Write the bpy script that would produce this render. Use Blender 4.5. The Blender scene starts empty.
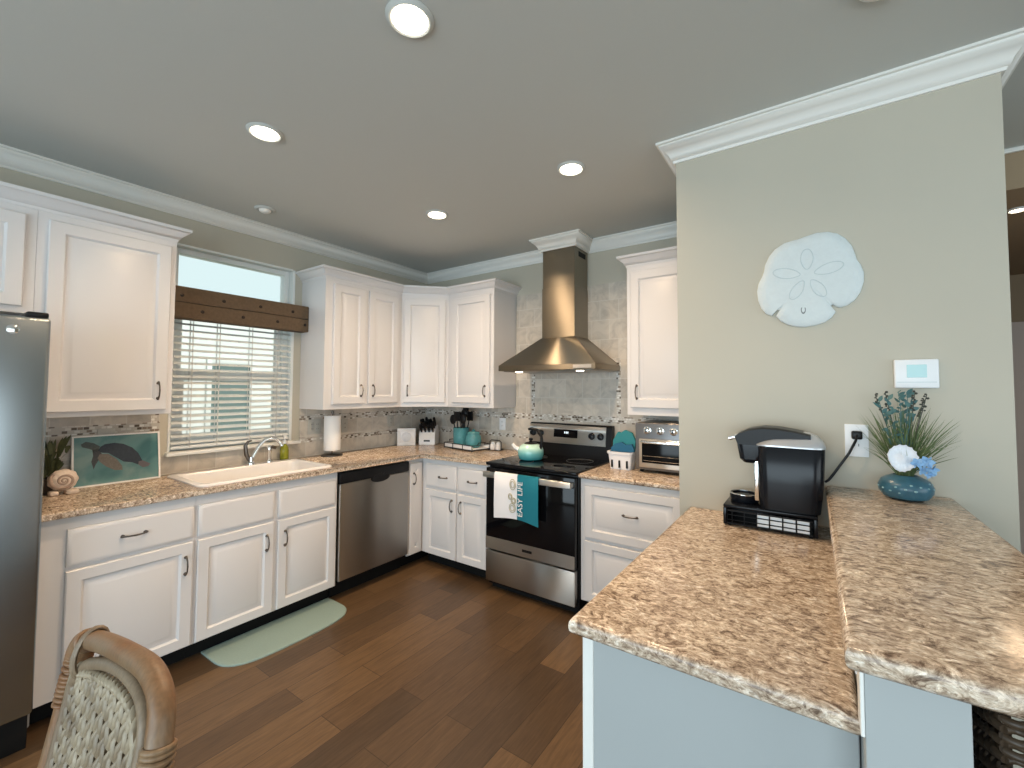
import bpy, bmesh, math, random
from mathutils import Vector, Matrix
PI = math.pi
R = math.radians
C = bpy.context.scene.collection
scene = bpy.context.scene
random.seed(7)

# ------------------------------------------------------------------ camera
cam_d = bpy.data.cameras.new('camera'); cam = bpy.data.objects.new('camera', cam_d); C.objects.link(cam)
YAW, PITCH, ROLL = .5953, .0396, .004
F_ = Vector((-math.sin(YAW)*math.cos(PITCH), math.cos(YAW)*math.cos(PITCH), math.sin(PITCH)))
R0 = Vector((math.cos(YAW), math.sin(YAW), 0)); U0 = R0.cross(F_)
R_ = math.cos(ROLL)*R0 + math.sin(ROLL)*U0; U_ = -math.sin(ROLL)*R0 + math.cos(ROLL)*U0
m = Matrix.Identity(4)
for i in range(3):
    m[i][0] = R_[i]; m[i][1] = U_[i]; m[i][2] = -F_[i]
m.translation = Vector((3.3634, -3.1784, 1.4564))
cam.matrix_world = m
cam_d.sensor_fit = 'HORIZONTAL'; cam_d.sensor_width = 36.0
cam_d.lens = 430.888*36/1024
cam_d.shift_x = -10.07/1024; cam_d.shift_y = -11.87/1024
cam_d.clip_start = .05; cam_d.clip_end = 200
scene.camera = cam

# ------------------------------------------------------------------ world, lights, exposure
scene.view_settings.view_transform = 'Standard'
scene.view_settings.look = 'None'
scene.view_settings.gamma = 1
scene.view_settings.use_curve_mapping = False
scene.view_settings.exposure = 0.0
w = bpy.data.worlds.new('sky'); scene.world = w; w.use_nodes = True
wb = w.node_tree.nodes['Background']; wb.inputs['Color'].default_value = (.66, .82, .83, 1); wb.inputs['Strength'].default_value = 1.12

def area(name, loc, rot, sx, sy, power, color, shape='RECTANGLE', spread=180):
    l = bpy.data.lights.new(name, 'AREA'); l.shape = shape; l.size = sx
    if shape == 'RECTANGLE': l.size_y = sy
    l.energy = power; l.color = color; l.spread = R(spread)
    o = bpy.data.objects.new(name, l); C.objects.link(o); o.location = loc; o.rotation_euler = rot
    return o
sun = bpy.data.lights.new('sun', 'SUN'); sun.energy = 3.0; sun.angle = R(2); sun.color = (1, .96, .9)
so = bpy.data.objects.new('sun', sun); C.objects.link(so); so.rotation_euler = (R(-12), R(48), 0)
# daylight standing in the big sliding doors behind the camera and at the right of the living area
area('daylight_rear', (3.2, -6.40, 1.15), (R(90), 0, 0), 4.8, 2.0, 172, (.74, .89, 1))
area('daylight_right', (7.10, -3.4, 1.30), (R(90), 0, R(90)), 3.6, 1.9, 55, (.86, .94, 1))
LAMP_COLOR = (1, .71, .45)
LAMP_POWER = 12

# ------------------------------------------------------------------ materials
def mat(name, color=(.8, .8, .8), rough=.5, metal=0, spec=.5, emit=None, estr=0, trans=0, ior=1.45, coat=0, var=0, vscale=20, bump=0, bscale=80):
    mt = bpy.data.materials.new(name); mt.use_nodes = True
    nt = mt.node_tree; b = nt.nodes['Principled BSDF']
    b.inputs['Base Color'].default_value = (*color, 1); b.inputs['Roughness'].default_value = rough
    b.inputs['Metallic'].default_value = metal; b.inputs['Specular IOR Level'].default_value = spec
    b.inputs['IOR'].default_value = ior; b.inputs['Transmission Weight'].default_value = trans
    b.inputs['Coat Weight'].default_value = coat
    if emit: b.inputs['Emission Color'].default_value = (*emit, 1); b.inputs['Emission Strength'].default_value = estr
    if var or bump:
        g = nt.nodes.new('ShaderNodeNewGeometry')
        if var:
            n = nt.nodes.new('ShaderNodeTexNoise'); n.inputs['Scale'].default_value = vscale; n.inputs['Detail'].default_value = 4
            nt.links.new(g.outputs['Position'], n.inputs['Vector'])
            mx = nt.nodes.new('ShaderNodeMix'); mx.data_type = 'RGBA'
            mx.inputs[6].default_value = (*[max(0, c*(1-var)) for c in color], 1); mx.inputs[7].default_value = (*[min(1, c*(1+var)) for c in color], 1)
            nt.links.new(n.outputs['Fac'], mx.inputs[0]); nt.links.new(mx.outputs[2], b.inputs['Base Color'])
        if bump:
            n2 = nt.nodes.new('ShaderNodeTexNoise'); n2.inputs['Scale'].default_value = bscale; n2.inputs['Detail'].default_value = 3
            nt.links.new(g.outputs['Position'], n2.inputs['Vector'])
            bp = nt.nodes.new('ShaderNodeBump'); bp.inputs['Strength'].default_value = bump; bp.inputs['Distance'].default_value = .01
            nt.links.new(n2.outputs['Fac'], bp.inputs['Height']); nt.links.new(bp.outputs['Normal'], b.inputs['Normal'])
    return mt

class NT:
    def __init__(s, mt): s.t = mt.node_tree; s.b = s.t.nodes['Principled BSDF']
    def n(s, typ, **kw):
        nd = s.t.nodes.new(typ)
        for k, v in kw.items():
            if hasattr(nd, k): setattr(nd, k, v)
        return nd
    def l(s, a, b): s.t.links.new(a, b)
    def pos(s): return s.n('ShaderNodeNewGeometry').outputs['Position']
    def mapping(s, vec, scale=(1, 1, 1), rot=(0, 0, 0), loc=(0, 0, 0)):
        mp = s.n('ShaderNodeMapping'); s.l(vec, mp.inputs['Vector'])
        mp.inputs['Scale'].default_value = scale; mp.inputs['Rotation'].default_value = rot; mp.inputs['Location'].default_value = loc
        return mp.outputs['Vector']
    def noise(s, vec, scale, detail=4, rough=.5, dist=0):
        nd = s.n('ShaderNodeTexNoise'); s.l(vec, nd.inputs['Vector']); nd.inputs['Scale'].default_value = scale
        nd.inputs['Detail'].default_value = detail; nd.inputs['Roughness'].default_value = rough; nd.inputs['Distortion'].default_value = dist
        return nd.outputs['Fac']
    def ramp(s, fac, stops, interp='LINEAR'):
        r = s.n('ShaderNodeValToRGB'); s.l(fac, r.inputs['Fac']); cr = r.color_ramp; cr.interpolation = interp
        while len(cr.elements) < len(stops): cr.elements.new(.5)
        for e, (p, c) in zip(cr.elements, stops): e.position = p; e.color = (*c, 1) if len(c) == 3 else c
        return r.outputs['Color']
    def mix(s, fac, a, b, blend='MIX'):
        mx = s.n('ShaderNodeMix'); mx.data_type = 'RGBA'; mx.blend_type = blend
        for v, i in ((fac, 0), (a, 6), (b, 7)):
            if hasattr(v, 'is_linked'): s.l(v, mx.inputs[i])
            elif i == 0: mx.inputs[0].default_value = v
            else: mx.inputs[i].default_value = (*v, 1)
        return mx.outputs[2]
    def math(s, op, a, b=0):
        nd = s.n('ShaderNodeMath'); nd.operation = op
        for v, i in ((a, 0), (b, 1)):
            if hasattr(v, 'is_linked'): s.l(v, nd.inputs[i])
            else: nd.inputs[i].default_value = v
        return nd.outputs[0]
    def bump(s, h, strength=.2, dist=.005):
        bp = s.n('ShaderNodeBump'); bp.inputs['Strength'].default_value = strength; bp.inputs['Distance'].default_value = dist
        s.l(h, bp.inputs['Height']); s.l(bp.outputs['Normal'], s.b.inputs['Normal'])

def granite():
    mt = mat('stone_laminate', rough=.2, spec=.45); k = NT(mt)
    p = k.mapping(k.pos(), (1.0, 1.55, 1.55), (0, 0, R(-14)))
    wn = k.n('ShaderNodeTexNoise'); k.l(p, wn.inputs['Vector']); wn.inputs['Scale'].default_value = 55; wn.inputs['Detail'].default_value = 4
    wp = k.n('ShaderNodeVectorMath'); wp.operation = 'MULTIPLY_ADD'; k.l(wn.outputs['Color'], wp.inputs[0]); wp.inputs[1].default_value = (.020, .020, .020); k.l(p, wp.inputs[2])
    def cells(scale):
        v = k.n('ShaderNodeTexVoronoi'); k.l(wp.outputs[0], v.inputs['Vector']); v.inputs['Scale'].default_value = scale
        sp = k.n('ShaderNodeSeparateColor'); k.l(v.outputs['Color'], sp.inputs[0]); return sp.outputs[0]
    base_ = k.ramp(k.noise(p, 27, 8, .74, 1.6), [(.33, (.10, .068, .050)), (.41, (.24, .17, .122)), (.47, (.45, .355, .27)), (.54, (.61, .505, .40)), (.61, (.77, .69, .59)), (.69, (.92, .90, .87))])
    big = k.ramp(cells(110), [(0, (.52, .46, .42)), (.15, (.80, .76, .73)), (.45, (1, 1, 1)), (.85, (1.16, 1.15, 1.14)), (.95, (1.32, 1.34, 1.36))])
    small = k.ramp(cells(230), [(0, (.55, .50, .47)), (.14, (.82, .79, .77)), (.40, (1, 1, 1)), (.85, (1.12, 1.12, 1.12))])
    col = k.mix(.75, base_, big, 'MULTIPLY')
    col = k.mix(.6, col, small, 'MULTIPLY')
    patch = k.ramp(k.noise(p, 6, 3, .5), [(.35, (.86, .82, .78)), (.65, (1.08, 1.05, 1.0))])
    col = k.mix(.6, col, patch, 'MULTIPLY')
    k.l(col, k.b.inputs['Base Color']); return mt
def floor_mat():
    mt = mat('wood_plank_floor', rough=.36); k = NT(mt)
    p = k.pos(); sw = k.n('ShaderNodeSeparateXYZ'); k.l(p, sw.inputs[0]); cb = k.n('ShaderNodeCombineXYZ')
    k.l(sw.outputs['Y'], cb.inputs['X']); k.l(sw.outputs['X'], cb.inputs['Y'])
    br = k.n('ShaderNodeTexBrick'); k.l(cb.outputs[0], br.inputs['Vector']); br.offset = .37; br.squash = 1
    br.inputs['Scale'].default_value = 1; br.inputs['Brick Width'].default_value = .86; br.inputs['Row Height'].default_value = .152
    br.inputs['Mortar Size'].default_value = .0016; br.inputs['Mortar Smooth'].default_value = .2
    br.inputs['Color1'].default_value = (0, 0, 0, 1); br.inputs['Color2'].default_value = (1, 1, 1, 1); br.inputs['Mortar'].default_value = (.5, .5, .5, 1)
    tone = k.ramp(br.outputs['Color'], [(.0, (.062, .039, .022)), (.25, (.084, .051, .027)), (.6, (.108, .064, .032)), (1, (.148, .089, .044))])
    g = k.noise(k.mapping(p, (26, 2.2, 1)), 3.0, 5, .6, .6)
    col = k.mix(.75, tone, k.ramp(g, [(.3, (.62, .60, .58)), (.7, (1.25, 1.22, 1.18))]), 'MULTIPLY')
    col = k.mix(br.outputs['Fac'], col, (.03, .018, .01))
    k.l(col, k.b.inputs['Base Color']); k.bump(k.math('SUBTRACT', g, k.math('MULTIPLY', br.outputs['Fac'], 2)), .12, .003); return mt
def tile_mat(name, axis, upper):
    mt = mat(name, rough=.2, spec=.5); k = NT(mt)
    p = k.pos(); s = k.n('ShaderNodeSeparateXYZ'); k.l(p, s.inputs[0]); cb = k.n('ShaderNodeCombineXYZ')
    k.l(s.outputs['X' if axis == 'x' else 'Y'], cb.inputs['X']); k.l(s.outputs['Z'], cb.inputs['Y'])
    z = s.outputs['Z']
    br = k.n('ShaderNodeTexBrick'); k.l(k.mapping(cb.outputs[0], loc=(.05, .009, 0)), br.inputs['Vector']); br.offset = .5 if upper else 0
    br.inputs['Scale'].default_value = 1; br.inputs['Brick Width'].default_value = .155; br.inputs['Row Height'].default_value = .155
    br.inputs['Mortar Size'].default_value = .0022; br.inputs['Color1'].default_value = (0, 0, 0, 1); br.inputs['Color2'].default_value = (1, 1, 1, 1)
    tone = k.ramp(br.outputs['Color'], [(0, (.48, .44, .385)), (.5, (.55, .505, .445)), (1, (.61, .57, .51))])
    vein = k.noise(p, 9, 6, .6, 1.2)
    col = k.mix(.8, tone, k.ramp(vein, [(.32, (.74, .74, .75)), (.6, (1.06, 1.05, 1.03))]), 'MULTIPLY')
    col = k.mix(br.outputs['Fac'], col, (.60, .58, .53))
    # strips of small mosaic pieces
    mb = k.n('ShaderNodeTexBrick'); k.l(cb.outputs[0], mb.inputs['Vector']); mb.inputs['Scale'].default_value = 1
    mb.inputs['Brick Width'].default_value = .024; mb.inputs['Row Height'].default_value = .0165; mb.inputs['Mortar Size'].default_value = .0016
    mb.inputs['Color1'].default_value = (0, 0, 0, 1); mb.inputs['Color2'].default_value = (1, 1, 1, 1)
    mcol = k.ramp(mb.outputs['Color'], [(0, (.11, .085, .065)), (.13, (.24, .19, .15)), (.26, (.48, .45, .40)), (.55, (.60, .58, .54)), (.85, (.72, .71, .68))], 'CONSTANT')
    mcol = k.mix(mb.outputs['Fac'], mcol, (.46, .44, .40))
    def band(v, lo, hi): return k.math('MULTIPLY', k.math('GREATER_THAN', v, lo), k.math('LESS_THAN', v, hi))
    msk = k.math('MAXIMUM', band(z, 1.195, 1.245), band(z, 1.028, 1.062))
    if upper:
        h = k.math('MULTIPLY', k.math('GREATER_THAN', z, 1.2), k.math('LESS_THAN', z, 1.70))
        x = s.outputs['X']
        msk = k.math('MAXIMUM', msk, k.math('MULTIPLY', h, k.math('MAXIMUM', band(x, 1.322, 1.356), band(x, 2.10, 2.134))))
        cut = k.math('SUBTRACT', 1, k.math('MULTIPLY', k.math('MULTIPLY', k.math('LESS_THAN', z, 1.19), k.math('GREATER_THAN', x, 1.33)), k.math('LESS_THAN', x, 2.10)))
        msk = k.math('MULTIPLY', msk, cut)
    else:
        y = s.outputs['Y']
        h = k.math('MULTIPLY', k.math('GREATER_THAN', z, 1.0), k.math('LESS_THAN', z, 1.30))
        msk = k.math('MAXIMUM', msk, k.math('MULTIPLY', h, band(y, -2.262, -2.225)))
    col = k.mix(msk, col, mcol)
    k.l(col, k.b.inputs['Base Color']); k.bump(k.math('SUBTRACT', 1, br.outputs['Fac']), .25, .002); return mt
def rattan_mat(name, c1, c2, scale=(60, 60, 8)):
    mt = mat(name, rough=.45); k = NT(mt); p = k.pos()
    n = k.noise(p, 9, 4, .6); n2 = k.noise(k.mapping(p, scale), 3, 3, .5)
    col = k.ramp(n, [(.36, c1), (.62, c2)])
    col = k.mix(.5, col, k.ramp(n2, [(.3, (.6, .6, .6)), (.7, (1.15, 1.15, 1.15))]), 'MULTIPLY')
    k.l(col, k.b.inputs['Base Color']); return mt
def steel_mat(name, color, rough, axis=2):
    mt = mat(name, color, rough, metal=1); k = NT(mt); p = k.pos()
    sc = [3, 3, 3]; sc[axis] = 500
    n = k.noise(k.mapping(p, tuple(sc)), 2, 2, .5)
    k.l(k.mix(n, tuple(c*.96 for c in color), tuple(min(1, c*1.04) for c in color)), k.b.inputs['Base Color'])
    tg = k.n('ShaderNodeTangent'); tg.direction_type = 'RADIAL'; tg.axis = 'Z'; k.l(tg.outputs[0], k.b.inputs['Tangent'])
    k.b.inputs['Anisotropic'].default_value = .96; k.b.inputs['Anisotropic Rotation'].default_value = .25
    return mt

M = {}
M['wall'] = mat('sage_wall_paint', (.505, .472, .392), .75, var=.03, vscale=3, bump=.03, bscale=220)
M['ceiling'] = mat('ceiling_paint', (.545, .565, .545), .85, bump=.05, bscale=160)
M['trim'] = mat('white_trim_paint', (.80, .80, .765), .38)
M['cab'] = mat('white_cabinet_paint', (.675, .66, .66), .33, var=.015, vscale=4)
M['panel'] = mat('pale_end_panel_paint', (.385, .41, .41), .5, var=.02, vscale=4)
M['granite'] = granite()
M['floor'] = floor_mat()
M['tile_back'] = tile_mat('marble_tile_back', 'x', True)
M['tile_left'] = tile_mat('marble_tile_left', 'y', False)
M['steel'] = steel_mat('brushed_steel', (.56, .54, .51), .36, 2)
M['steel_dark'] = steel_mat('brushed_steel_dark', (.40, .37, .335), .36, 2)
M['steel_hood'] = steel_mat('brushed_steel_hood', (.30, .265, .21), .38, 2)
M['steel_fridge'] = mat('brushed_steel_fridge', (.33, .365, .385), .24, metal=1)
M['chrome'] = mat('chrome', (.8, .8, .8), .12, metal=1)
M['bronze'] = mat('dark_pewter', (.16, .14, .125), .32, metal=1)
M['black'] = mat('black_plastic', (.008, .008, .009), .35, spec=.25)
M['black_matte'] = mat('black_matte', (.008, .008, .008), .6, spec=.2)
M['gloss_black'] = mat('black_glass', (.004, .004, .005), .05, spec=.28)
M['gloss_plastic'] = mat('black_gloss_plastic', (.006, .007, .010), .22, spec=.3)
M['white_gloss'] = mat('white_glazed', (.84, .82, .81), .14)
M['white_plastic'] = mat('white_plastic', (.80, .82, .84), .35)
M['tile_plastic'] = mat('beige_outlet_plastic', (.46, .45, .41), .4)
M['glass'] = mat('window_glass', (1, 1, 1), .0, trans=1, ior=1.02, spec=.5)
M['vinyl'] = mat('white_vinyl', (.78, .80, .78), .4)
M['blind'] = mat('white_blind_slat', (.74, .76, .75), .45)
M['cord'] = mat('pale_cord', (.6, .6, .58), .7)
M['burlap'] = mat('brown_valance_cloth', (.120, .080, .048), .9, var=.25, vscale=60, bump=.2, bscale=300)
M['nail'] = mat('dark_nailhead', (.03, .022, .018), .4, metal=.6)
M['mat'] = mat('sage_teal_mat', (.255, .345, .315), .8, var=.07, vscale=90, bump=.3, bscale=260)
M['teal'] = mat('teal_glaze', (.065, .235, .265), .25, var=.2, vscale=40)
M['teal_cloth'] = mat('teal_cloth', (.006, .165, .225), .85, bump=.2, bscale=200)
M['white_cloth'] = mat('white_cloth', (.80, .80, .82), .85, bump=.2, bscale=200)
M['blue_cloth'] = mat('blue_napkin', (.02, .12, .22), .85)
M['teal_napkin'] = mat('teal_napkin', (.03, .22, .25), .85)
M['rattan'] = rattan_mat('rattan_pole', (.19, .085, .030), (.215, .135, .075))
M['rattan_wrap'] = rattan_mat('rattan_wrap', (.21, .085, .03), (.24, .15, .08))
M['rattan_grey'] = rattan_mat('rattan_grey_pole', (.17, .115, .07), (.23, .165, .105))
M['seagrass'] = rattan_mat('seagrass_weave', (.155, .108, .065), (.36, .29, .20), (30, 30, 30))
M['dark_wicker'] = rattan_mat('dark_wicker', (.024, .014, .008), (.075, .048, .027), (30, 30, 30))
M['burner'] = mat('burner_print', (.10, .10, .10), .3)
M['lamp'] = mat('lamp_lens', (1, 1, 1), .5, emit=(1, .86, .66), estr=9)
M['display'] = mat('lit_display', (.05, .05, .05), .3, emit=(.8, .95, 1), estr=1.6)
M['leaf_dark'] = mat('dark_leaf', (.085, .095, .04), .6, var=.4, vscale=50)
M['leaf'] = mat('grass_leaf', (.10, .145, .055), .6, var=.4, vscale=50)
M['leaf_blue'] = mat('blue_green_leaf', (.075, .17, .17), .6, var=.25, vscale=60)
M['bud'] = mat('dark_buds', (.045, .05, .04), .6)
M['soap'] = mat('green_soap', (.42, .45, .04), .1, trans=.55)
M['paper'] = mat('paper_towel', (.88, .87, .86), .9, bump=.15, bscale=250)
M['shell'] = mat('pale_shell', (.66, .56, .48), .6, var=.3, vscale=70)
M['shell_ridge'] = mat('shell_ridge', (.40, .30, .24), .6, var=.2, vscale=70)
M['shell_white'] = mat('white_shell', (.74, .77, .82), .5, var=.08, vscale=60)
M['dollar'] = mat('white_plaster', (.63, .69, .70), .7, var=.05, vscale=40, bump=.25, bscale=120)
M['dollar_line'] = mat('plaster_groove', (.50, .58, .60), .8)
M['blue_flower'] = mat('blue_petal', (.25, .45, .70), .6, var=.3, vscale=80)
M['grass_out'] = mat('lawn', (.22, .25, .16), .9, var=.3, vscale=3)
M['siding'] = mat('pale_siding', (.80, .82, .80), .8)
M['dark_pane'] = mat('tinted_pane', (.16, .22, .21), .15)
M['door'] = mat('pale_door_paint', (.62, .52, .46), .6)
M['brown_wall'] = mat('tan_wall_paint', (.34, .255, .165), .8)

# ------------------------------------------------------------------ mesh builder
class MB:
    def __init__(s): s.bm = bmesh.new(); s.M = Matrix.Identity(4)
    def basis(s, o, u, n):                      # local x along u, y up (world z), z outward n
        u = Vector(u).normalized(); n = Vector(n).normalized(); v = Vector((0, 0, 1))
        mm = Matrix.Identity(4)
        for i in range(3): mm[i][0] = u[i]; mm[i][1] = v[i]; mm[i][2] = n[i]
        mm.translation = Vector(o); s.M = mm; return s
    def v(s, co): return s.bm.verts.new(s.M @ Vector(co))
    def f(s, vs):
        try: return s.bm.faces.new(vs)
        except ValueError: return None
    def box(s, a, b, bev=0, seg=2):
        x0, y0, z0 = [min(p, q) for p, q in zip(a, b)]; x1, y1, z1 = [max(p, q) for p, q in zip(a, b)]
        V = [s.v(c) for c in ((x0,y0,z0),(x1,y0,z0),(x1,y1,z0),(x0,y1,z0),(x0,y0,z1),(x1,y0,z1),(x1,y1,z1),(x0,y1,z1))]
        fs = [s.f([V[i] for i in q]) for q in ((0,3,2,1),(4,5,6,7),(0,1,5,4),(1,2,6,5),(2,3,7,6),(3,0,4,7))]
        if bev: s.bevel(fs, bev, seg)
        return s
    def bevel(s, fs, bev, seg=2):
        es = list({e for f in fs for e in f.edges})
        bmesh.ops.bevel(s.bm, geom=es, offset=bev, segments=seg, profile=.5, affect='EDGES', clamp_overlap=True)
    def prism(s, pts, z0, z1, bev=0, seg=2):
        bot = [s.v((x, y, z0)) for x, y in pts]; top = [s.v((x, y, z1)) for x, y in pts]
        fs = [s.f(bot[::-1]), s.f(top)]; n = len(pts)
        for i in range(n): fs.append(s.f([bot[i], bot[(i+1) % n], top[(i+1) % n], top[i]]))
        if bev: s.bevel([f for f in fs[:2]], bev, seg)
        return s
    def rings(s, rings, cap0=True, cap1=True, closed=True):
        R_ = [[s.v(c) for c in r] for r in rings]
        for a, b in zip(R_, R_[1:]):
            n = len(a)
            for i in range(n if closed else n-1): s.f([a[i], a[(i+1) % n], b[(i+1) % n], b[i]])
        if cap0: s.f(R_[0][::-1])
        if cap1: s.f(R_[-1])
        return s
    def lathe(s, prof, c=(0, 0, 0), seg=24, cap0=True, cap1=True, sx=1, sy=1):
        return s.rings([[(c[0]+r*sx*math.cos(2*PI*i/seg), c[1]+r*sy*math.sin(2*PI*i/seg), c[2]+z) for i in range(seg)] for r, z in prof], cap0, cap1)
    def tube(s, pts, r, seg=8, closed=False, twist=None):
        P = [Vector(p) for p in pts]; n = len(P); rr = r if isinstance(r, (list, tuple)) else [r]*n
        T = []
        for i in range(n):
            a = P[(i-1) % n] if (closed or i > 0) else P[i]; b = P[(i+1) % n] if (closed or i < n-1) else P[i]
            T.append((b-a).normalized())
        ref = Vector((0, 0, 1)) if abs(T[0].z) < .9 else Vector((1, 0, 0))
        nn = (ref - T[0]*ref.dot(T[0])).normalized(); rg = []
        for i in range(n):
            nn = (nn - T[i]*nn.dot(T[i])); nn = nn.normalized() if nn.length > 1e-6 else T[i].orthogonal().normalized()
            bb = T[i].cross(nn)
            rg.append([P[i] + rr[i]*(math.cos(2*PI*k/seg)*nn + math.sin(2*PI*k/seg)*bb) for k in range(seg)])
        if closed: rg.append(rg[0]); return s.rings(rg, False, False)
        return s.rings(rg)
    def ball(s, c, r, seg=12, rng=8, sc=(1, 1, 1)):
        rg = []
        for j in range(1, rng):
            t = PI*j/rng
            rg.append([(c[0]+r*sc[0]*math.sin(t)*math.cos(2*PI*i/seg), c[1]+r*sc[1]*math.sin(t)*math.sin(2*PI*i/seg), c[2]-r*sc[2]*math.cos(t)) for i in range(seg)])
        return s.rings(rg)
    def door(s, u0, u1, v0, v1, n0=0, th=.02, frame=.055, raised=True):
        """a raised-panel door or drawer front lying in the u-v plane"""
        if raised: st = [(0, 0), (0, th-.004), (.004, th), (frame, th), (frame+.004, th-.004), (frame+.009, th-.012), (frame+.014, th-.012), (frame+.040, th+.000), (frame+.043, th+.001)]
        else: st = [(0, 0), (0, th-.007), (.006, th-.003), (.014, th), (.02, th)]
        rg = [[(u0+i, v0+i, n0+d), (u1-i, v0+i, n0+d), (u1-i, v1-i, n0+d), (u0+i, v1-i, n0+d)] for i, d in st]
        return s.rings(rg)
    def pull(s, u, v, n, vertical=True, L=.084):
        h = L/2
        def P(t, d): return (u, v+t, n+d) if vertical else (u+t, v, n+d)
        s.tube([P(-h*1.12, .004), P(-h*.95, .016), P(-h*.6, .027), P(0, .031), P(h*.6, .027), P(h*.95, .016), P(h*1.12, .004)], [.0065, .0045, .0035, .0042, .0035, .0045, .0065], 8)
        for t in (-h, h):
            s.tube([P(t, -.001), P(t, .004), P(t, .014)], [.0085, .0075, .004], 10)
        return s
    def sweep(s, path, prof, i0, i1, ext0=0):
        """moulding: profile [(out, z)] carried along plan path, out = right-hand side, mitred; emits segments i0..i1"""
        P = [Vector((x, y)) for x, y in path]; n = len(P)
        def nrm(k): d = (P[k+1]-P[k]).normalized(); return Vector((d.y, -d.x))
        rg = []
        for i in range(i0, i1+1):
            if i == 0: o = nrm(0)
            elif i == n-1: o = nrm(n-2)
            else:
                a, b = nrm(i-1), nrm(i); o = (a+b)/(1+a.dot(b))
            rg.append([(P[i].x+o.x*q, P[i].y+o.y*q, z) for q, z in prof])
        return s.rings(rg)

def obj(name, mb, material, parent=None, smooth=35):
    me = bpy.data.meshes.new(name)
    bmesh.ops.recalc_face_normals(mb.bm, faces=mb.bm.faces[:])
    mb.bm.to_mesh(me); mb.bm.free()
    o = bpy.data.objects.new(name, me); C.objects.link(o)
    me.materials.append(M[material] if isinstance(material, str) else material)
    if smooth:
        for p in me.polygons: p.use_smooth = True
        me.set_sharp_from_angle(angle=R(smooth))
    if parent:                                       # shapes are drawn in room coordinates
        off = Vector((0, 0, 0)); q = parent
        while q: off += q.location; q = q.parent
        me.transform(Matrix.Translation(-off)); o.parent = parent
    return o
def settle(o, loc):
    """put a one-mesh thing's origin at its base"""
    o.data.transform(Matrix.Translation(-Vector(loc))); o.location = loc; return o
def tag(o, label, cat, group=None):
    o['label'] = label; o['category'] = cat
    if group: o['group'] = group
    return o
def thing(name, label, cat, loc=(0, 0, 0), group=None):
    o = bpy.data.objects.new(name, None); C.objects.link(o); o.location = loc; o.empty_display_size = .05
    return tag(o, label, cat, group)
def struct(name, mb, material, smooth=35, parent=None):
    o = obj(name, mb, material, parent, smooth)
    if not parent: o['kind'] = 'structure'
    return o
def box(a, b, bev=0, seg=2): return MB().box(a, b, bev, seg)
def relabel(o, label): o['label'] = label; return o

# ------------------------------------------------------------------ the room
H = 2.652
struct('floor', box((-.15, -6.6, -.12), (7.3, 2.4, 0)), 'floor')
struct('ceiling', box((-.15, -6.6, H), (7.3, .15, H+.12)), 'ceiling')
WY0, WY1, WZ0, WZ1 = -2.17, -1.41, 1.05, 2.38
mb = MB()
mb.box((-.15, -6.6, 0), (0, WY0, H)); mb.box((-.15, WY1, 0), (0, .15, H)); mb.box((-.15, WY0, 0), (0, WY1, WZ0)); mb.box((-.15, WY0, WZ1), (0, WY1, H))
struct('wall_left', mb, 'wall')
struct('wall_back', box((0, 0, 0), (2.825, .15, H)), 'wall')
XL, XR, YW = 2.825, 3.922, -1.045
struct('wall_right', box((XL, YW, 0), (XR, .15, H)), 'wall')
mb = MB(); mb.box((XR, -.1, 2.45), (5.3, .0, H)); mb.box((5.3, -.1, 0), (7.3, .15, H)); struct('wall_hall_header', mb, 'brown_wall')
mb = MB(); mb.box((3.9, 2.2, 0), (5.5, 2.3, 2.6)); mb.box((5.3, .15, 0), (5.4, 2.2, 2.6)); mb.box((3.82, .15, 0), (3.922, 2.2, 2.6)); struct('wall_hall_end', mb, 'brown_wall')
struct('ceiling_hall', box((3.82, 0, 2.45), (5.5, 2.3, 2.57)), 'brown_wall')
mb = MB(); mb.box((4.55, 2.16, 0), (5.3, 2.2, 2.04)); struct('door_1', mb, 'door')
# rear and right walls with their big glass doors (behind the camera)
mb = MB(); mb.box((-.15, -6.6, 0), (.7, -6.45, H)); mb.box((5.7, -6.6, 0), (7.3, -6.45, H)); mb.box((.7, -6.6, 2.2), (5.7, -6.45, H)); struct('wall_rear', mb, 'wall')
mb = MB()
for x in (.7, 1.93, 3.17, 4.40, 5.65): mb.box((x, -6.56, .0), (x+.06, -6.50, 2.2))
mb.box((.7, -6.56, 2.13), (5.7, -6.5, 2.2)); mb.box((.7, -6.56, 0), (5.7, -6.5, .07)); struct('door_2', mb, 'vinyl')
mb = MB(); mb.box((7.15, -6.6, 0), (7.3, -5.3, H)); mb.box((7.15, -1.5, 0), (7.3, .15, H)); mb.box((7.15, -5.3, 2.30), (7.3, -1.5, H)); mb.box((7.15, -5.3, 0), (7.3, -1.5, .30)); struct('wall_far_right', mb, 'wall')

# crown moulding round the room
CRP = [(0, H-.091), (.010, H-.091), (.013, H-.080), (.020, H-.077), (.026, H-.060), (.045, H-.035), (.064, H-.022), (.066, H-.012), (.077, H-.010), (.077, H), (0, H)]
CHX0, CHX1, CHY = 1.568, 1.860, -.246
path = [(0, -6.45), (0, 0), (CHX0, 0), (CHX0, CHY), (CHX1, CHY), (CHX1, 0), (XL, 0), (XL, YW), (XR, YW), (XR, -.1), (5.3, -.1)]
for i, (a, b) in enumerate(((0, 1), (1, 2), (2, 5), (5, 6), (6, 9))):
    struct('trim_%d' % (i+1), MB().sweep(path, CRP, a, b), 'trim', 50)
struct('trim_6', box((XR, -.118, H-.022), (5.3, -.1, H), .004), 'trim')

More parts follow.
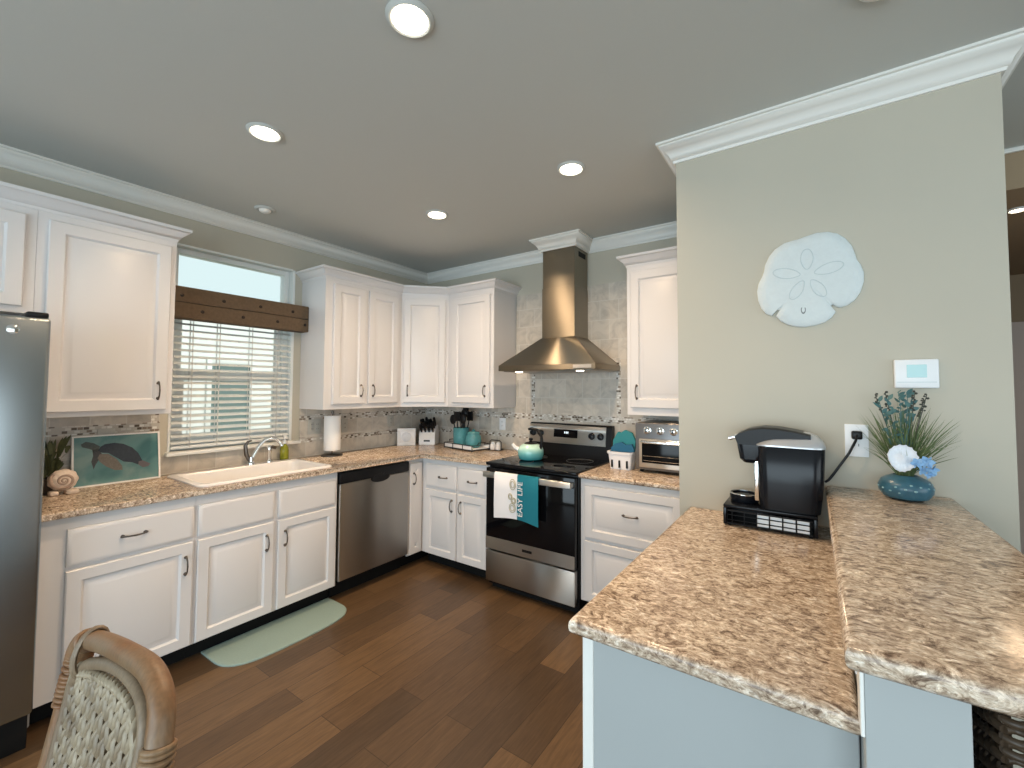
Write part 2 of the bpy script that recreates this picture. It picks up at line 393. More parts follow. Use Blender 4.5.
# tiled splashback
mb = MB(); mb.box((0, -.0121, .9145), (.0115, -2.82, 1.02)); mb.box((0, -2.262, 1.02), (.0115, WY0-.05, 1.30)); mb.box((0, -2.82, 1.02), (.0115, -2.262, 1.31)); mb.box((0, WY1+.07, 1.02), (.0115, -.0121, 1.30))
mb.box((0, WY0-.05, 1.02), (.0115, WY1+.07, 1.0275))
struct('trim_7', mb, 'tile_left', 0)
mb = MB(); mb.box((0, -.0115, .9145), (1.16, 0, 1.30)); mb.box((1.16, -.0115, .9145), (2.29, 0, 2.295)); mb.box((2.29, -.0115, .9145), (XL, 0, 1.30))
struct('trim_8', mb, 'tile_back', 0)

# kitchen window
win = bpy.data.objects.new('window_1', None); C.objects.link(win); win['kind'] = 'structure'; win.location = (-.08, -1.775, 1.05)
mb = MB()
def frame_yz(mb, x0, x1, y0, y1, z0, z1, t, bev=.004):
    mb.box((x0, y0, z0), (x1, y0+t, z1), bev); mb.box((x0, y1-t, z0), (x1, y1, z1), bev); mb.box((x0+.0006, y0+t-.004, z0+.0004), (x1-.0006, y1-t+.004, z0+t), bev); mb.box((x0+.0006, y0+t-.004, z1-t), (x1-.0006, y1-t+.004, z1-.0004), bev)
frame_yz(mb, -.13, -.06, WY0, WY1, WZ0, 2.03, .045); frame_yz(mb, -.13, -.06, WY0, WY1, 2.03, WZ1, .04)
obj('window_frame', mb, 'vinyl', win)
mb = MB(); frame_yz(mb, -.115, -.075, WY0+.03, WY1-.03, 1.075, 1.57, .065); frame_yz(mb, -.127, -.093, WY0+.031, WY1-.031, 1.535, 2.01, .05); obj('sash', mb, 'vinyl', win)
obj('pane', box((-.102, WY0+.09, 1.13), (-.098, WY1-.09, 1.53)), 'glass', win)
obj('pane', box((-.110, WY0+.075, 1.58), (-.106, WY1-.075, 1.96)), 'glass', win)
obj('pane', box((-.100, WY0+.035, 2.065), (-.096, WY1-.035, WZ1-.035)), 'glass', win)
mb = MB()
for a, b in (((-.06, WY0-.006, WZ0), (.004, WY0+.008, WZ1)), ((-.06, WY1-.008, WZ0), (.004, WY1+.010, WZ1)), ((-.06, WY0+.0082, WZ1-.008), (.004, WY1-.0082, WZ1+.006))): mb.box(a, b, .002)
obj('window_jamb', mb, 'vinyl', win)
struct('window_1_sill', box((-.06, -2.19, 1.028), (.045, -1.345, 1.052), .006), 'trim')
bl = thing('window_blind', 'white horizontal slat blind hanging over the kitchen sink', 'blind', (.0, -1.775, 1.055))
mb = MB(); nsl = 19
for i in range(nsl):
    z = 1.105 + i*.0425
    rg = []
    for y in (WY0+.012, WY1-.012):
        rg.append([(-.044 + .048*t, y, z + .0085 - .017*t + .004*math.sin(PI*t) + d) for t, d in ((0, 0), (.33, 0), (.66, 0), (1, 0), (1, .0022), (.66, .0022), (.33, .0022), (0, .0022))])
    mb.rings(rg)
obj('slats', mb, 'blind', bl, 60)
obj('bottom_rail', box((-.044, WY0+.012, 1.066), (.004, WY1-.012, 1.086), .004), 'blind', bl)
obj('head_rail', box((-.046, WY0+.010, 1.905), (.006, WY1-.010, 1.955), .003), 'blind', bl)
mb = MB()
for y in (-2.06, -1.905, -1.70, -1.52):
    mb.box((.0045, y-.003, 1.07), (.006, y+.003, 1.92)); mb.box((-.046, y-.003, 1.07), (-.0445, y+.003, 1.92))
obj('ladder_cord', mb, 'cord', bl, 0)
va = thing('window_valance', 'brown cloth valance with dark dots above the sink blind', 'valance', (.05, -1.78, 1.9))
mb = MB(); mb.prism([(.005, -2.235), (.10, -2.235), (.112, -2.225), (.112, -1.350), (.10, -1.338), (.005, -1.338)], 1.893, 2.092, .008, 2)
obj('cloth_box', mb, 'burlap', va)
def disc_x(mb, x, y, z, r, t=.004, seg=12): mb.rings([[(x+d, y+q*math.cos(2*PI*i/seg), z+q*math.sin(2*PI*i/seg)) for i in range(seg)] for q, d in ((r, -.001), (r, t*.5), (r*.6, t))])
for y, z in ((-2.16, 2.035), (-1.93, 2.035), (-1.70, 2.035), (-1.47, 2.035), (-2.05, 1.945), (-1.81, 1.945), (-1.58, 1.945), (-1.375, 1.945)):
    mb = MB(); disc_x(mb, .112, y, z, .011); obj('nailhead', mb, 'nail', va)
mb = MB(); mb.tube([(.113, -2.225, 1.993), (.1135, -2.0, 1.991), (.1135, -1.7, 1.995), (.113, -1.352, 1.990)], .0022, 6); obj('cord_line', mb, 'nail', va)

# outside: neighbour's house and lawn
struct('ground_outside', box((-14, -16, -.6), (14, 9, -.45)), 'grass_out')
nb = thing('neighbour_house', 'pale house wall seen through the blind slats over the sink', 'house', (-4.6, -.4, -.45))
obj('house_wall', box((-4.8, -5.0, -.45), (-4.6, 5.0, 2.55)), 'siding', nb)
mb = MB(); frame_yz(mb, -4.6, -4.56, -.34, .36, .5, 1.92, .07); obj('house_window_frame', mb, 'vinyl', nb)
obj('house_window_pane', box((-4.6, -.27, .57), (-4.585, .29, 1.85)), 'dark_pane', nb)
obj('house_eave', box((-4.8, -5.0, 2.55), (-4.56, 5.0, 2.62)), 'trim', nb)

# ------------------------------------------------------------------ cabinets
CROWN = [(-.001, 2.298), (.004, 2.298), (.006, 2.312), (.014, 2.315), (.020, 2.330), (.040, 2.348), (.044, 2.354), (.054, 2.356), (.056, 2.372), (-.001, 2.372)]
def upper(name, label, plan, doors, crown_path, crown_rng, z0=1.296, z1=2.33, pulls=()):
    cx = sum(p[0] for p in plan)/len(plan); cy = sum(p[1] for p in plan)/len(plan)
    t = thing(name, label, 'cabinet', (cx, cy, z0), 'wall cabinets')
    mb = MB(); mb.prism(plan, z0, z1, .0015, 1); obj('body', mb, 'cab', t)
    for (o, u, n, a, b, c, d, pu) in doors:
        mb = MB().basis(o, u, n).door(a, b, c, d, .0005); dd = obj('door', mb, 'cab', t)
        if pu: relabel(obj('handle', MB().basis(o, u, n).pull(pu[0], pu[1], .0205), 'bronze', dd), 'dark metal bow handle')
    if crown_path: obj('crown', MB().sweep(crown_path, CROWN, *crown_rng), 'cab', t, 50)
    return t
ux, uy = (1, 0, 0), (0, 1, 0); nx, ny = (1, 0, 0), (0, -1, 0)
pA = [(.33, -3.76), (.33, -2.262), (0, -2.262)]
upper('wall_cabinet', 'white short cabinet hung above the steel fridge', [(0.001, -3.75), (.33, -3.75), (.33, -2.801), (0.001, -2.801)],
      [((.33, 0, 0), uy, nx, -3.30, -2.838, 1.83, 2.262, (-3.25, 1.9))], [(.33, -3.75), (.33, -2.801), (.33, -2.262), (0, -2.262)], (0, 1), z0=1.80)
upper('wall_cabinet', 'white single-door cabinet hung between fridge and kitchen window', [(0.001, -2.80), (.33, -2.80), (.33, -2.262), (0.001, -2.262)],
      [((.33, 0, 0), uy, nx, -2.765, -2.288, 1.335, 2.262, (-2.33, 1.44))], [(.33, -3.75), (.33, -2.801), (.33, -2.262), (0, -2.262)], (1, 3), z0=1.31)
pB = [(0, -1.343), (.33, -1.343), (.33, -.615), (.625, -.33), (1.148, -.33), (1.148, 0)]
d45 = Vector((.295, .285, 0)).normalized(); n45 = (d45.y, -d45.x, 0); L45 = math.hypot(.295, .285)
upper('wall_cabinet', 'white two-door cabinet hung right of the kitchen window', [(0.001, -1.343), (.33, -1.343), (.33, -.615), (0.001, -.615)],
      [((.33, 0, 0), uy, nx, -1.280, -1.000, 1.335, 2.262, (-1.038, 1.44)), ((.33, 0, 0), uy, nx, -.965, -.665, 1.335, 2.262, (-.925, 1.44))], pB, (0, 2))
upper('wall_cabinet', 'white diagonal one-door cabinet across the room corner', [(0.001, -.614), (.33, -.614), (.625, -.33), (.625, -.001), (0.001, -.001)],
      [((.33, -.615, 0), d45, n45, .020, L45-.025, 1.335, 2.262, (.058, 1.44))], pB, (2, 3))
upper('wall_cabinet', 'white one-door cabinet on the back wall, left of the range hood', [(.626, -.33), (1.148, -.33), (1.148, -.001), (.626, -.001)],
      [((0, -.33, 0), ux, ny, .690, 1.115, 1.335, 2.262, (1.070, 1.44))], pB, (3, 5))
upper('wall_cabinet', 'white cabinet hung above the toaster oven', [(2.306, -.33), (XL-.001, -.33), (XL-.001, -.001), (2.306, -.001)],
      [((0, -.33, 0), ux, ny, 2.335, 2.800, 1.335, 2.262, (2.378, 1.44))], [(2.306, 0), (2.306, -.33), (XL-.001, -.33)], (0, 2), z0=1.285)

def base(label, plan, toe, fronts, cat='cabinet', z1=.882):
    cx = sum(p[0] for p in plan)/len(plan); cy = sum(p[1] for p in plan)/len(plan)
    t = thing('base_cabinet', label, cat, (cx, cy, 0), 'base cabinets')
    mb = MB()
    if 'sink' in label:
        y0, y1 = plan[0][1], plan[2][1]
        mb.box((.585, y0, .10), (.61, y1, z1)); mb.box((.002, y0, .10), (.585, y1, .12)); mb.box((.002, y0, .12), (.585, y0+.012, z1)); mb.box((.002, y1-.012, .12), (.585, y1, z1)); mb.box((.002, y0+.012, .12), (.014, y1-.012, z1))
    else: mb.prism(plan, .10, z1, .0015, 1)
    obj('body', mb, 'cab', t)
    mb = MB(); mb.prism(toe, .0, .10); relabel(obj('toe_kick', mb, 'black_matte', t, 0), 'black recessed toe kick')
    for (kind, o, u, n, a, b, c, d, pu) in fronts:
        mb = MB().basis(o, u, n).door(a, b, c, d, .0005, raised=(kind != 'flat'), frame=.05)
        dd = obj({'door': 'door', 'flat': 'drawer', 'drawer': 'drawer'}[kind], mb, 'cab', t)
        if pu: relabel(obj('handle', MB().basis(o, u, n).pull(pu[0], pu[1], .0205, kind == 'door'), 'bronze', dd), 'dark metal bow handle')
    return t
FW = ((.61, 0, 0), uy, nx); FB = ((0, -.61, 0), ux, ny)
base('white drawer cabinet standing beside the steel fridge', [(0.002, -2.79), (.61, -2.79), (.61, -2.224), (.002, -2.224)], [(.002, -2.79), (.53, -2.79), (.53, -2.224), (.002, -2.224)],
     [('flat', *FW, -2.705, -2.235, .662, .828, (-2.479, .750)), ('door', *FW, -2.705, -2.235, .108, .645, (-2.268, .530))])
base('white sink cabinet with two false drawer fronts over two doors', [(.002, -2.223), (.61, -2.223), (.61, -1.397), (.002, -1.397)], [(.002, -2.223), (.53, -2.223), (.53, -1.397), (.002, -1.397)],
     [('flat', *FW, -2.214, -1.822, .662, .828, None), ('flat', *FW, -1.797, -1.412, .662, .828, None),
      ('door', *FW, -2.214, -1.822, .108, .645, (-1.865, .530)), ('door', *FW, -1.797, -1.412, .108, .645, (-1.757, .530))])
base('narrow white cabinet between dishwasher and room corner', [(.002, -.768), (.61, -.768), (.61, -.002), (.002, -.002)], [(.002, -.768), (.53, -.768), (.53, -.002), (.002, -.002)],
     [('door', *FW, -.755, -.630, .108, .845, (-.722, .72))])
base('white two-drawer two-door cabinet left of the oven', [(.612, -.61), (1.337, -.61), (1.337, -.002), (.612, -.002)], [(.612, -.53), (1.337, -.53), (1.337, -.002), (.612, -.002)],
     [('flat', *FB, .672, 1.010, .650, .838, (.872, .742)), ('flat', *FB, 1.030, 1.318, .650, .838, (1.182, .742)),
      ('door', *FB, .672, 1.010, .108, .630, (.972, .530)), ('door', *FB, 1.030, 1.318, .108, .630, (1.066, .530))])
base('white cabinet of deep drawers right of the oven', [(2.092, -.61), (XL-.002, -.61), (XL-.002, -.002), (2.092, -.002)], [(2.092, -.53), (XL-.002, -.53), (XL-.002, -.002), (2.092, -.002)],
     [('drawer', *FB, 2.125, 2.735, .510, .838, (2.43, .690)), ('drawer', *FB, 2.125, 2.735, .115, .490, (2.43, .32))])
# peninsula cabinet
pn = base('pale grey-blue ended peninsula cabinet below the coffee maker', [(2.905, -2.195), (3.418, -2.195), (3.418, YW-.002), (2.905, YW-.002)], [(2.97, -2.195), (3.418, -2.195), (3.418, YW-.002), (2.97, YW-.002)],
     [('door', (2.905, 0, 0), (0, -1, 0), (-1, 0, 0), 1.10, 1.62, .108, .828, (1.58, .53)), ('door', (2.905, 0, 0), (0, -1, 0), (-1, 0, 0), 1.65, 2.17, .108, .828, (1.69, .53))], z1=.872)
relabel(obj('end_panel', box((2.912, -2.2, .0), (3.417, -2.1955, .872), .001, 1), 'panel', pn), 'pale grey-blue end panel')
obj('corner_strip', box((2.884, -2.204, .0), (2.912, -2.196, .872), .002, 1), 'trim', pn)

# worktops
def worktop(name, label, pts, z0, z1, hole=None, bev=None):
    bev = bev or min(.017, (z1-z0)*.42)
    mb = MB(); mb.prism(pts, z0, z1, bev, 4); o = obj(name, mb, 'granite', None, 50)
    if hole:
        h = obj('hole', box(*hole), 'granite'); md = o.modifiers.new('b', 'BOOLEAN'); md.object = h; md.solver = 'EXACT'
        bpy.context.view_layer.update(); dg = bpy.context.evaluated_depsgraph_get()
        me = bpy.data.meshes.new_from_object(o.evaluated_get(dg)); o.modifiers.clear(); o.data = me
        hm = h.data; bpy.data.objects.remove(h); bpy.data.meshes.remove(hm)
    cx = sum(p[0] for p in pts)/len(pts); cy = sum(p[1] for p in pts)/len(pts)
    return tag(settle(o, (cx, cy, z0)), label, 'worktop')
worktop('worktop', 'brown speckled L-shaped worktop running round the corner under the window', [(.0125, -2.794), (.645, -2.794), (.645, -.675), (.675, -.645), (1.338, -.645), (1.338, -.0125), (.0125, -.0125)], .8825, .914, ((.135, -2.190, .8), (.590, -1.428, 1.0)))
worktop('worktop', 'short brown speckled worktop under the toaster oven', [(2.091, -.645), (XL-.001, -.645), (XL-.001, -.0125), (2.091, -.0125)], .8825, .914)
worktop('worktop', 'brown speckled peninsula worktop under the coffee maker', [(2.868, -2.246), (3.4185, -2.246), (3.4185, YW-.001), (2.868, YW-.001)], .872, .914)
worktop('bar_top', 'raised brown speckled bar top under the shell flower vase', [(3.394, -2.362), (3.768, -2.362), (3.768, YW-.001), (3.394, YW-.001)], 1.037, 1.079)
hw = struct('wall_half', box((3.42, -2.300, 0), (3.54, YW, 1.037), .001, 1), 'panel')
struct('trim_9', box((3.414, -2.302, .9145), (3.4195, -2.250, 1.036), .001, 1), 'trim')

# sink
def rrect(x0, x1, y0, y1, r, z, n=5):
    pts = []
    for cx, cy, a in ((x1-r, y0+r, -90), (x1-r, y1-r, 0), (x0+r, y1-r, 90), (x0+r, y0+r, 180)):
        for i in range(n+1):
            t = R(a+90*i/n); pts.append((cx+r*math.cos(t), cy+r*math.sin(t), z))
    return pts
sk = thing('sink', 'white drop-in kitchen sink below the window', 'sink', (.35, -1.81, .914))
X0, X1, Y0, Y1 = .075, .602, -2.205, -1.412
mb = MB(); mb.rings([rrect(X0, X1, Y0, Y1, .05, .9143), rrect(X0, X1, Y0, Y1, .05, .921), rrect(X0+.008, X1-.008, Y0+.008, Y1-.008, .045, .927), rrect(X0+.075, X1-.03, Y0+.03, Y1-.03, .04, .927),
    rrect(X0+.082, X1-.036, Y0+.037, Y1-.037, .06, .915), rrect(X0+.095, X1-.05, Y0+.055, Y1-.055, .07, .78), rrect(X0+.13, X1-.08, Y0+.09, Y1-.09, .06, .755)], cap0=False)
obj('basin', mb, 'white_gloss', sk, 40)
mb = MB(); mb.lathe([(.045, 0), (.045, .003), (.03, .004), (.028, -.002)], (.33, -1.81, .7555)); obj('drain', mb, 'chrome', sk)
fc = thing('faucet', 'chrome high-arc faucet standing behind the white sink', 'faucet', (.115, -1.735, .927))
mb = MB(); mb.lathe([(.028, 0), (.027, .01), (.018, .02), (.016, .05)], (.115, -1.735, .9275)); obj('faucet_base', mb, 'chrome', fc)
mb = MB(); mb.tube([(.115, -1.735, .95), (.115, -1.722, .985), (.118, -1.690, 1.045), (.125, -1.655, 1.085), (.135, -1.625, 1.098), (.15, -1.590, 1.092), (.165, -1.568, 1.068), (.172, -1.556, 1.04)], [.014, .013, .0125, .012, .012, .0125, .014, .014], 12); obj('spout', mb, 'chrome', fc)
mb = MB(); mb.tube([(.115, -1.745, .955), (.110, -1.765, 1.0), (.108, -1.772, 1.06), (.11, -1.755, 1.085), (.118, -1.735, 1.092)], [.013, .013, .012, .009, .006], 10); obj('lever', mb, 'bronze', fc)
sp = thing('side_sprayer', 'small chrome side sprayer standing by the faucet spout', 'sprayer', (.115, -1.615, .927))
mb = MB(); mb.lathe([(.022, 0), (.021, .008), (.013, .016), (.011, .06), (.014, .075), (.016, .105), (.010, .118)], (.115, -1.615, .9275)); obj('sprayer_body', mb, 'chrome', sp)
mb = MB(); mb.tube([(.115, -1.615, 1.03), (.13, -1.60, 1.035), (.15, -1.59, 1.028)], [.008, .012, .012], 8); obj('spray_head', mb, 'bronze', sp)

# ------------------------------------------------------------------ appliances
# fridge
fr = thing('refrigerator', 'tall stainless steel refrigerator at the left edge', 'refrigerator', (.38, -3.27, 0))
FY0, FY1 = -3.73, -2.798
obj('case', box((.03, FY0, .06), (.67, FY1, 1.735), .006), mat('grey_case', (.30, .30, .30), .5), fr)
for y0, y1 in ((FY0+.003, -3.30), (-3.292, FY1-.003)):
    d = obj('door', box((.672, y0, .15), (.752, y1, 1.742), .014, 4), 'steel_fridge', fr)
    hy = y1-.05 if y0 < -3.5 else y0+.05
    mb = MB(); mb.tube([(.752, hy, .62), (.80, hy, .64), (.805, hy, .9), (.805, hy, 1.4), (.80, hy, 1.60), (.752, hy, 1.62)], .012, 10); obj('handle', mb, 'chrome', d)
    if y0 > -3.5:
        mb = MB(); disc_x(mb, .752, -2.905, 1.685, .018, .004, 20); obj('badge', mb, 'chrome', d)
relabel(obj('hinge_cover', box((.62, FY1-.07, 1.742), (.735, FY1-.008, 1.765), .006), 'black', fr), 'black hinge cover')
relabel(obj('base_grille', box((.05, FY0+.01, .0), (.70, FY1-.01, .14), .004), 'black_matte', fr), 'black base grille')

# dishwasher
dw = thing('dishwasher', 'stainless dishwasher with black top strip beside the sink cabinet', 'dishwasher', (.32, -1.08, 0))
obj('case', box((.03, -1.390, .10), (.60, -.772, .868)), 'black_matte', dw)
dd = obj('door', box((.602, -1.388, .125), (.632, -.774, .790), .006, 3), 'steel_dark', dw)
obj('control_strip', box((.602, -1.388, .792), (.634, -.774, .868), .005, 2), 'black', dw)
mb = MB(); mb.basis((.632, 0, 0), uy, nx)
mb.rings([[(-1.052+.082*s*math.cos(2*PI*i/20), .785+.030*s*math.sin(2*PI*i/20), d) for i in range(20)] for s, d in ((1.05, -.002), (1.05, .003), (.95, .0045), (.8, .0015))]); relabel(obj('pocket_handle', mb, 'black', dd), 'black pocket handle')
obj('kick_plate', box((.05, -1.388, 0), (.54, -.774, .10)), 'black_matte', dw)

# range
rg = thing('range', 'stainless and black glass electric range under the hood', 'oven', (1.714, -.34, 0))
RX0, RX1, RF = 1.343, 2.085, -.655
obj('case', box((RX0, -.62, .03), (RX1, -.02, .895), .003), 'black', rg)
obj('cooktop', box((RX0-.002, -.668, .897), (RX1+.002, -.085, .920), .006, 3), 'gloss_black', rg)
for cx, cy, r in ((1.53, -.50, .105), (1.90, -.50, .085), (1.53, -.24, .075), (1.90, -.24, .10)):
    mb = MB(); mb.tube([(cx+r*math.cos(2*PI*i/32), cy+r*math.sin(2*PI*i/32), .9203) for i in range(32)], .0012, 4, closed=True); obj('burner_ring', mb, 'burner', rg)
od = obj('oven_door', box((RX0+.008, -.672, .300), (RX1-.008, -.622, .882), .004, 2), 'gloss_black', rg)
relabel(obj('door_strip', box((RX0+.008, -.6735, .300), (RX1-.008, -.672, .386), .0008, 1), 'steel_dark', od), 'steel strip along the door foot')
obj('badge', box((1.672, -.6748, .334), (1.752, -.6734, .352), .0006, 1), 'black', od)
mb = MB(); mb.box((RX0+.012, -.722, .820), (RX1-.012, -.702, .862), .008, 3)
for x in (RX0+.03, RX1-.03): mb.box((x-.016, -.705, .826), (x+.016, -.670, .856), .004)
relabel(obj('handle', mb, 'steel', od), 'steel bar handle')
obj('storage_drawer', box((RX0+.008, -.672, .068), (RX1-.008, -.625, .288), .005, 2), 'steel_dark', rg)
obj('base_plinth', box((RX0+.02, -.60, 0), (RX1-.02, -.05, .064)), 'black_matte', rg)
mb = MB(); mb.basis((0, 0, 0), ux, ny)
mb.bm.free(); mb = MB()
mb.rings([[(x, y, z) for y, z in ((-.018, .90), (-.085, .90), (-.085, 1.005), (-.070, 1.160), (-.050, 1.176), (-.018, 1.176))] for x in (RX0, RX1)])
bk = obj('backguard', mb, 'black', rg)
def onbg(x, z, d=0): return (x, -.085 + (z-1.005)*(.015/.155) - d, z)
mb = MB(); mb.rings([[onbg(RX0+.004, z, d), onbg(RX1-.045, z, d)][::1] + [onbg(RX1-.045, z2, d), onbg(RX0+.004, z2, d)] for z, z2, d in ((1.018, 1.166, -.002), (1.018, 1.166, .004), (1.020, 1.164, .006))])
obj('control_panel', mb, 'steel', bk)
mb = MB(); mb.rings([[onbg(1.585, 1.068, d), onbg(1.80, 1.068, d), onbg(1.80, 1.132, d), onbg(1.585, 1.132, d)] for d in (.005, .0075)]); obj('display', mb, 'gloss_black', bk)
mb = MB()
for x0, x1 in ((1.683, 1.690), (1.697, 1.704), (1.711, 1.718)): mb.rings([[onbg(x0, 1.100, d), onbg(x1, 1.100, d), onbg(x1, 1.116, d), onbg(x0, 1.116, d)] for d in (.0070, .0080)])
obj('display_digits', mb, 'display', bk)
for x in (1.388, 1.462, 1.925, 2.000):
    mb = MB(); p0 = Vector(onbg(x, 1.092, .005)); nrm = Vector((0, -1, .095)).normalized()
    mb.tube([p0, p0+nrm*.006, p0+nrm*.008, p0+nrm*.028, p0+nrm*.030], [.027, .027, .022, .020, .016], 16); obj('knob', mb, 'gloss_plastic', bk)

# hood
hd = thing('range_hood', 'stainless chimney hood mounted over the range', 'hood', (1.714, -.2, 1.6))
HX0, HX1, HY = 1.300, 2.130, -.465
obj('lip', box((HX0, HY, 1.598), (HX1, -.013, 1.640), .002, 1), 'steel_hood', hd)
mb = MB(); mb.rings([[(HX0, HY, 1.640), (HX1, HY, 1.640), (HX1, -.013, 1.640), (HX0, -.013, 1.640)], [(CHX0-.004, CHY-.004, 1.862), (CHX1+.004, CHY-.004, 1.862), (CHX1+.004, -.013, 1.862), (CHX0-.004, -.013, 1.862)]]); obj('canopy', mb, 'steel_hood', hd, 0)
obj('chimney_lower', box((CHX0, CHY, 1.862), (CHX1, -.013, 2.26), .002, 1), 'steel_hood', hd)
obj('chimney_upper', box((CHX0+.004, CHY+.004, 2.26), (CHX1-.004, -.013, H-.02), .002, 1), 'steel_hood', hd)
relabel(obj('vent_slot', box((CHX1-.0045, -.17, 2.50), (CHX1-.002, -.05, 2.54)), 'black_matte', hd), 'black vent slot')
obj('filter_panel', box((HX0+.03, HY+.03, 1.592), (HX1-.03, -.05, 1.598)), 'steel_dark', hd)
for x in (1.45, 1.98):
    mb = MB(); mb.lathe([(.028, 0), (.028, -.004), (.02, -.006)], (x, HY+.07, 1.592)); obj('hood_lamp', mb, 'lamp', hd)
mb = MB(); mb.rings([[(1.96, HY-.001, 1.606), (2.10, HY-.001, 1.606), (2.10, HY-.001, 1.632), (1.96, HY-.001, 1.632)], [(1.96, HY-.004, 1.606), (2.10, HY-.004, 1.606), (2.10, HY-.004, 1.632), (1.96, HY-.004, 1.632)]]); obj('button_panel', mb, 'steel', hd)

# ------------------------------------------------------------------ ceiling fittings
def downlight(x, y, label, on=True, z=H, r=.058):
    t = thing('ceiling_downlight', label, 'light', (x, y, z), 'recessed ceiling lights')
    mb = MB(); mb.lathe([(r*1.32, -.001), (r*1.32, -.004), (r*1.12, -.012), (r, -.008), (r, -.002)], (x, y, z), 32, cap0=True, cap1=True); obj('trim_ring', mb, 'ceiling', t)
    mb = MB(); mb.lathe([(r*.99, -.003), (r*.99, -.0095), (r*.7, -.013), (r*.3, -.0145)], (x, y, z), 32); obj('lens', mb, 'lamp', t)
    l = area('lamp', (x, y, z-.02), (0, 0, 0), r*1.9, 0, LAMP_POWER if r > .05 else 4, LAMP_COLOR, 'DISK', 150); l.parent = t; l.location = (0, 0, -.02)
    return t
downlight(1.263, -2.226, 'lit ceiling downlight left above the sink side')
downlight(2.306, -2.271, 'lit ceiling downlight cut by the top edge, nearest of the four')
downlight(2.298, -1.142, 'lit ceiling downlight right, nearest the painted side wall')
downlight(1.250, -1.103, 'lit ceiling downlight nearest the room corner')
downlight(4.30, .25, 'small lit ceiling light beyond the right wall in the hallway', z=2.45, r=.03)
ev = thing('ceiling_eyeball', 'small unlit round ceiling fitting beside the left crown moulding', 'light', (.35, -1.798, H))
mb = MB(); mb.lathe([(.062, -.001), (.062, -.005), (.05, -.012), (.042, -.008)], (.35, -1.798, H), 24); obj('trim_ring', mb, 'ceiling', ev)
mb = MB(); mb.ball((.35, -1.798, H-.008), .036, 16, 8, (1, 1, .6)); obj('eyeball', mb, 'trim', ev)
sd = tag(settle(obj('smoke_detector', MB().lathe([(.065, 0), (.065, -.016), (.055, -.024), (.03, -.026)], (3.555, -1.60, H-.0005), 24), 'trim'), (3.555, -1.60, H)), 'white smoke detector on the ceiling at the top edge', 'detector')

# ------------------------------------------------------------------ wall items on the painted wall
def pix_wall(cx, cy):        # outline of the sand dollar, taken in its own units
    return (3.165 + (cx-72)/457*.368, 2.102 - (cy-66)/391*.384)
out = [(262,80),(300,72),(345,65),(390,68),(430,82),(462,108),(486,142),(498,178),(503,200),(518,222),(529,255),(528,292),(515,330),(492,362),(462,380),(432,388),(415,380),(404,371),(396,376),(404,388),(415,403),(400,424),(372,442),(335,452),(285,457),(240,452),(205,440),(178,424),(158,401),(166,390),(175,380),(166,374),(152,386),(138,399),(112,388),(90,362),(76,325),(72,285),(80,252),(98,222),(107,200),(112,172),(132,136),(160,108),(200,88),(235,82)]
sdl = thing('sand_dollar_plaque', 'large white sand dollar plaque hung on the painted wall', 'wall decor', (3.35, YW, 1.91))
# keystone of the photograph: left side sits lower, so the outline is used as it hangs
P = [pix_wall(*q) for q in out]; cxm, czm = 3.349, 1.915
def ring_sd(s, d): return [(cxm+(x-cxm)*s, YW-d, czm+(z-czm)*s) for x, z in P]
mb = MB(); mb.rings([ring_sd(1, .001), ring_sd(1, .012), ring_sd(.985, .016), ring_sd(.80, .0185), ring_sd(.5, .020), ring_sd(.2, .0205)]); obj('plaque_body', mb, 'dollar', sdl, 60)
def sdz(x, z):               # height of the domed face
    return YW-.0265
mb = MB()
for a, L, wd in ((90, .085, .022), (14, .10, .022), (166, .10, .022), (-58, .085, .020), (238, .085, .020)):
    ca, sa = math.cos(R(a)), math.sin(R(a)); pts = []
    for i in range(22):
        t = 2*PI*i/22; l = .025 + L*(.5-.5*math.cos(t)); ww = wd*math.sin(t)*(.5+.5*math.sin(min(PI/2, l/L*PI/2)))
        x = cxm + l*ca - ww*sa; z = czm + .015 + l*sa + ww*ca
        rr = math.hypot(x-cxm, z-czm)/.17; pts.append((x, YW-(.0205-.0022*min(1, rr)**2), z))
    mb.tube(pts, .0016, 6, closed=True)
relabel(obj('petal_relief', mb, 'dollar_line', sdl), 'raised star petal outline')
mb = MB(); mb.rings([[(3.333+.007*s*math.cos(2*PI*i/18), YW-d, 1.789+.014*s*math.sin(2*PI*i/18)) for i in range(18)] for s, d in ((1.25, .014), (1.25, .0195), (.8, .0195), (.75, .018))]); relabel(obj('slot', mb, mat('grey_slot', (.20, .22, .23), .7), sdl), 'small dark slot')

th = thing('thermostat', 'white rectangular thermostat on the wall above the flower vase', 'thermostat', (3.674, YW, 1.515))
obj('case', box((3.613, YW-.022, 1.466), (3.736, YW-.001, 1.572), .005, 3), 'white_plastic', th)
obj('screen', box((3.648, YW-.0235, 1.505), (3.703, YW-.0215, 1.552), .0008, 1), mat('thermostat_screen', (.42, .66, .68), .25), th)
obj('front_groove', box((3.620, YW-.0228, 1.487), (3.729, YW-.0215, 1.489)), 'dollar_line', th)

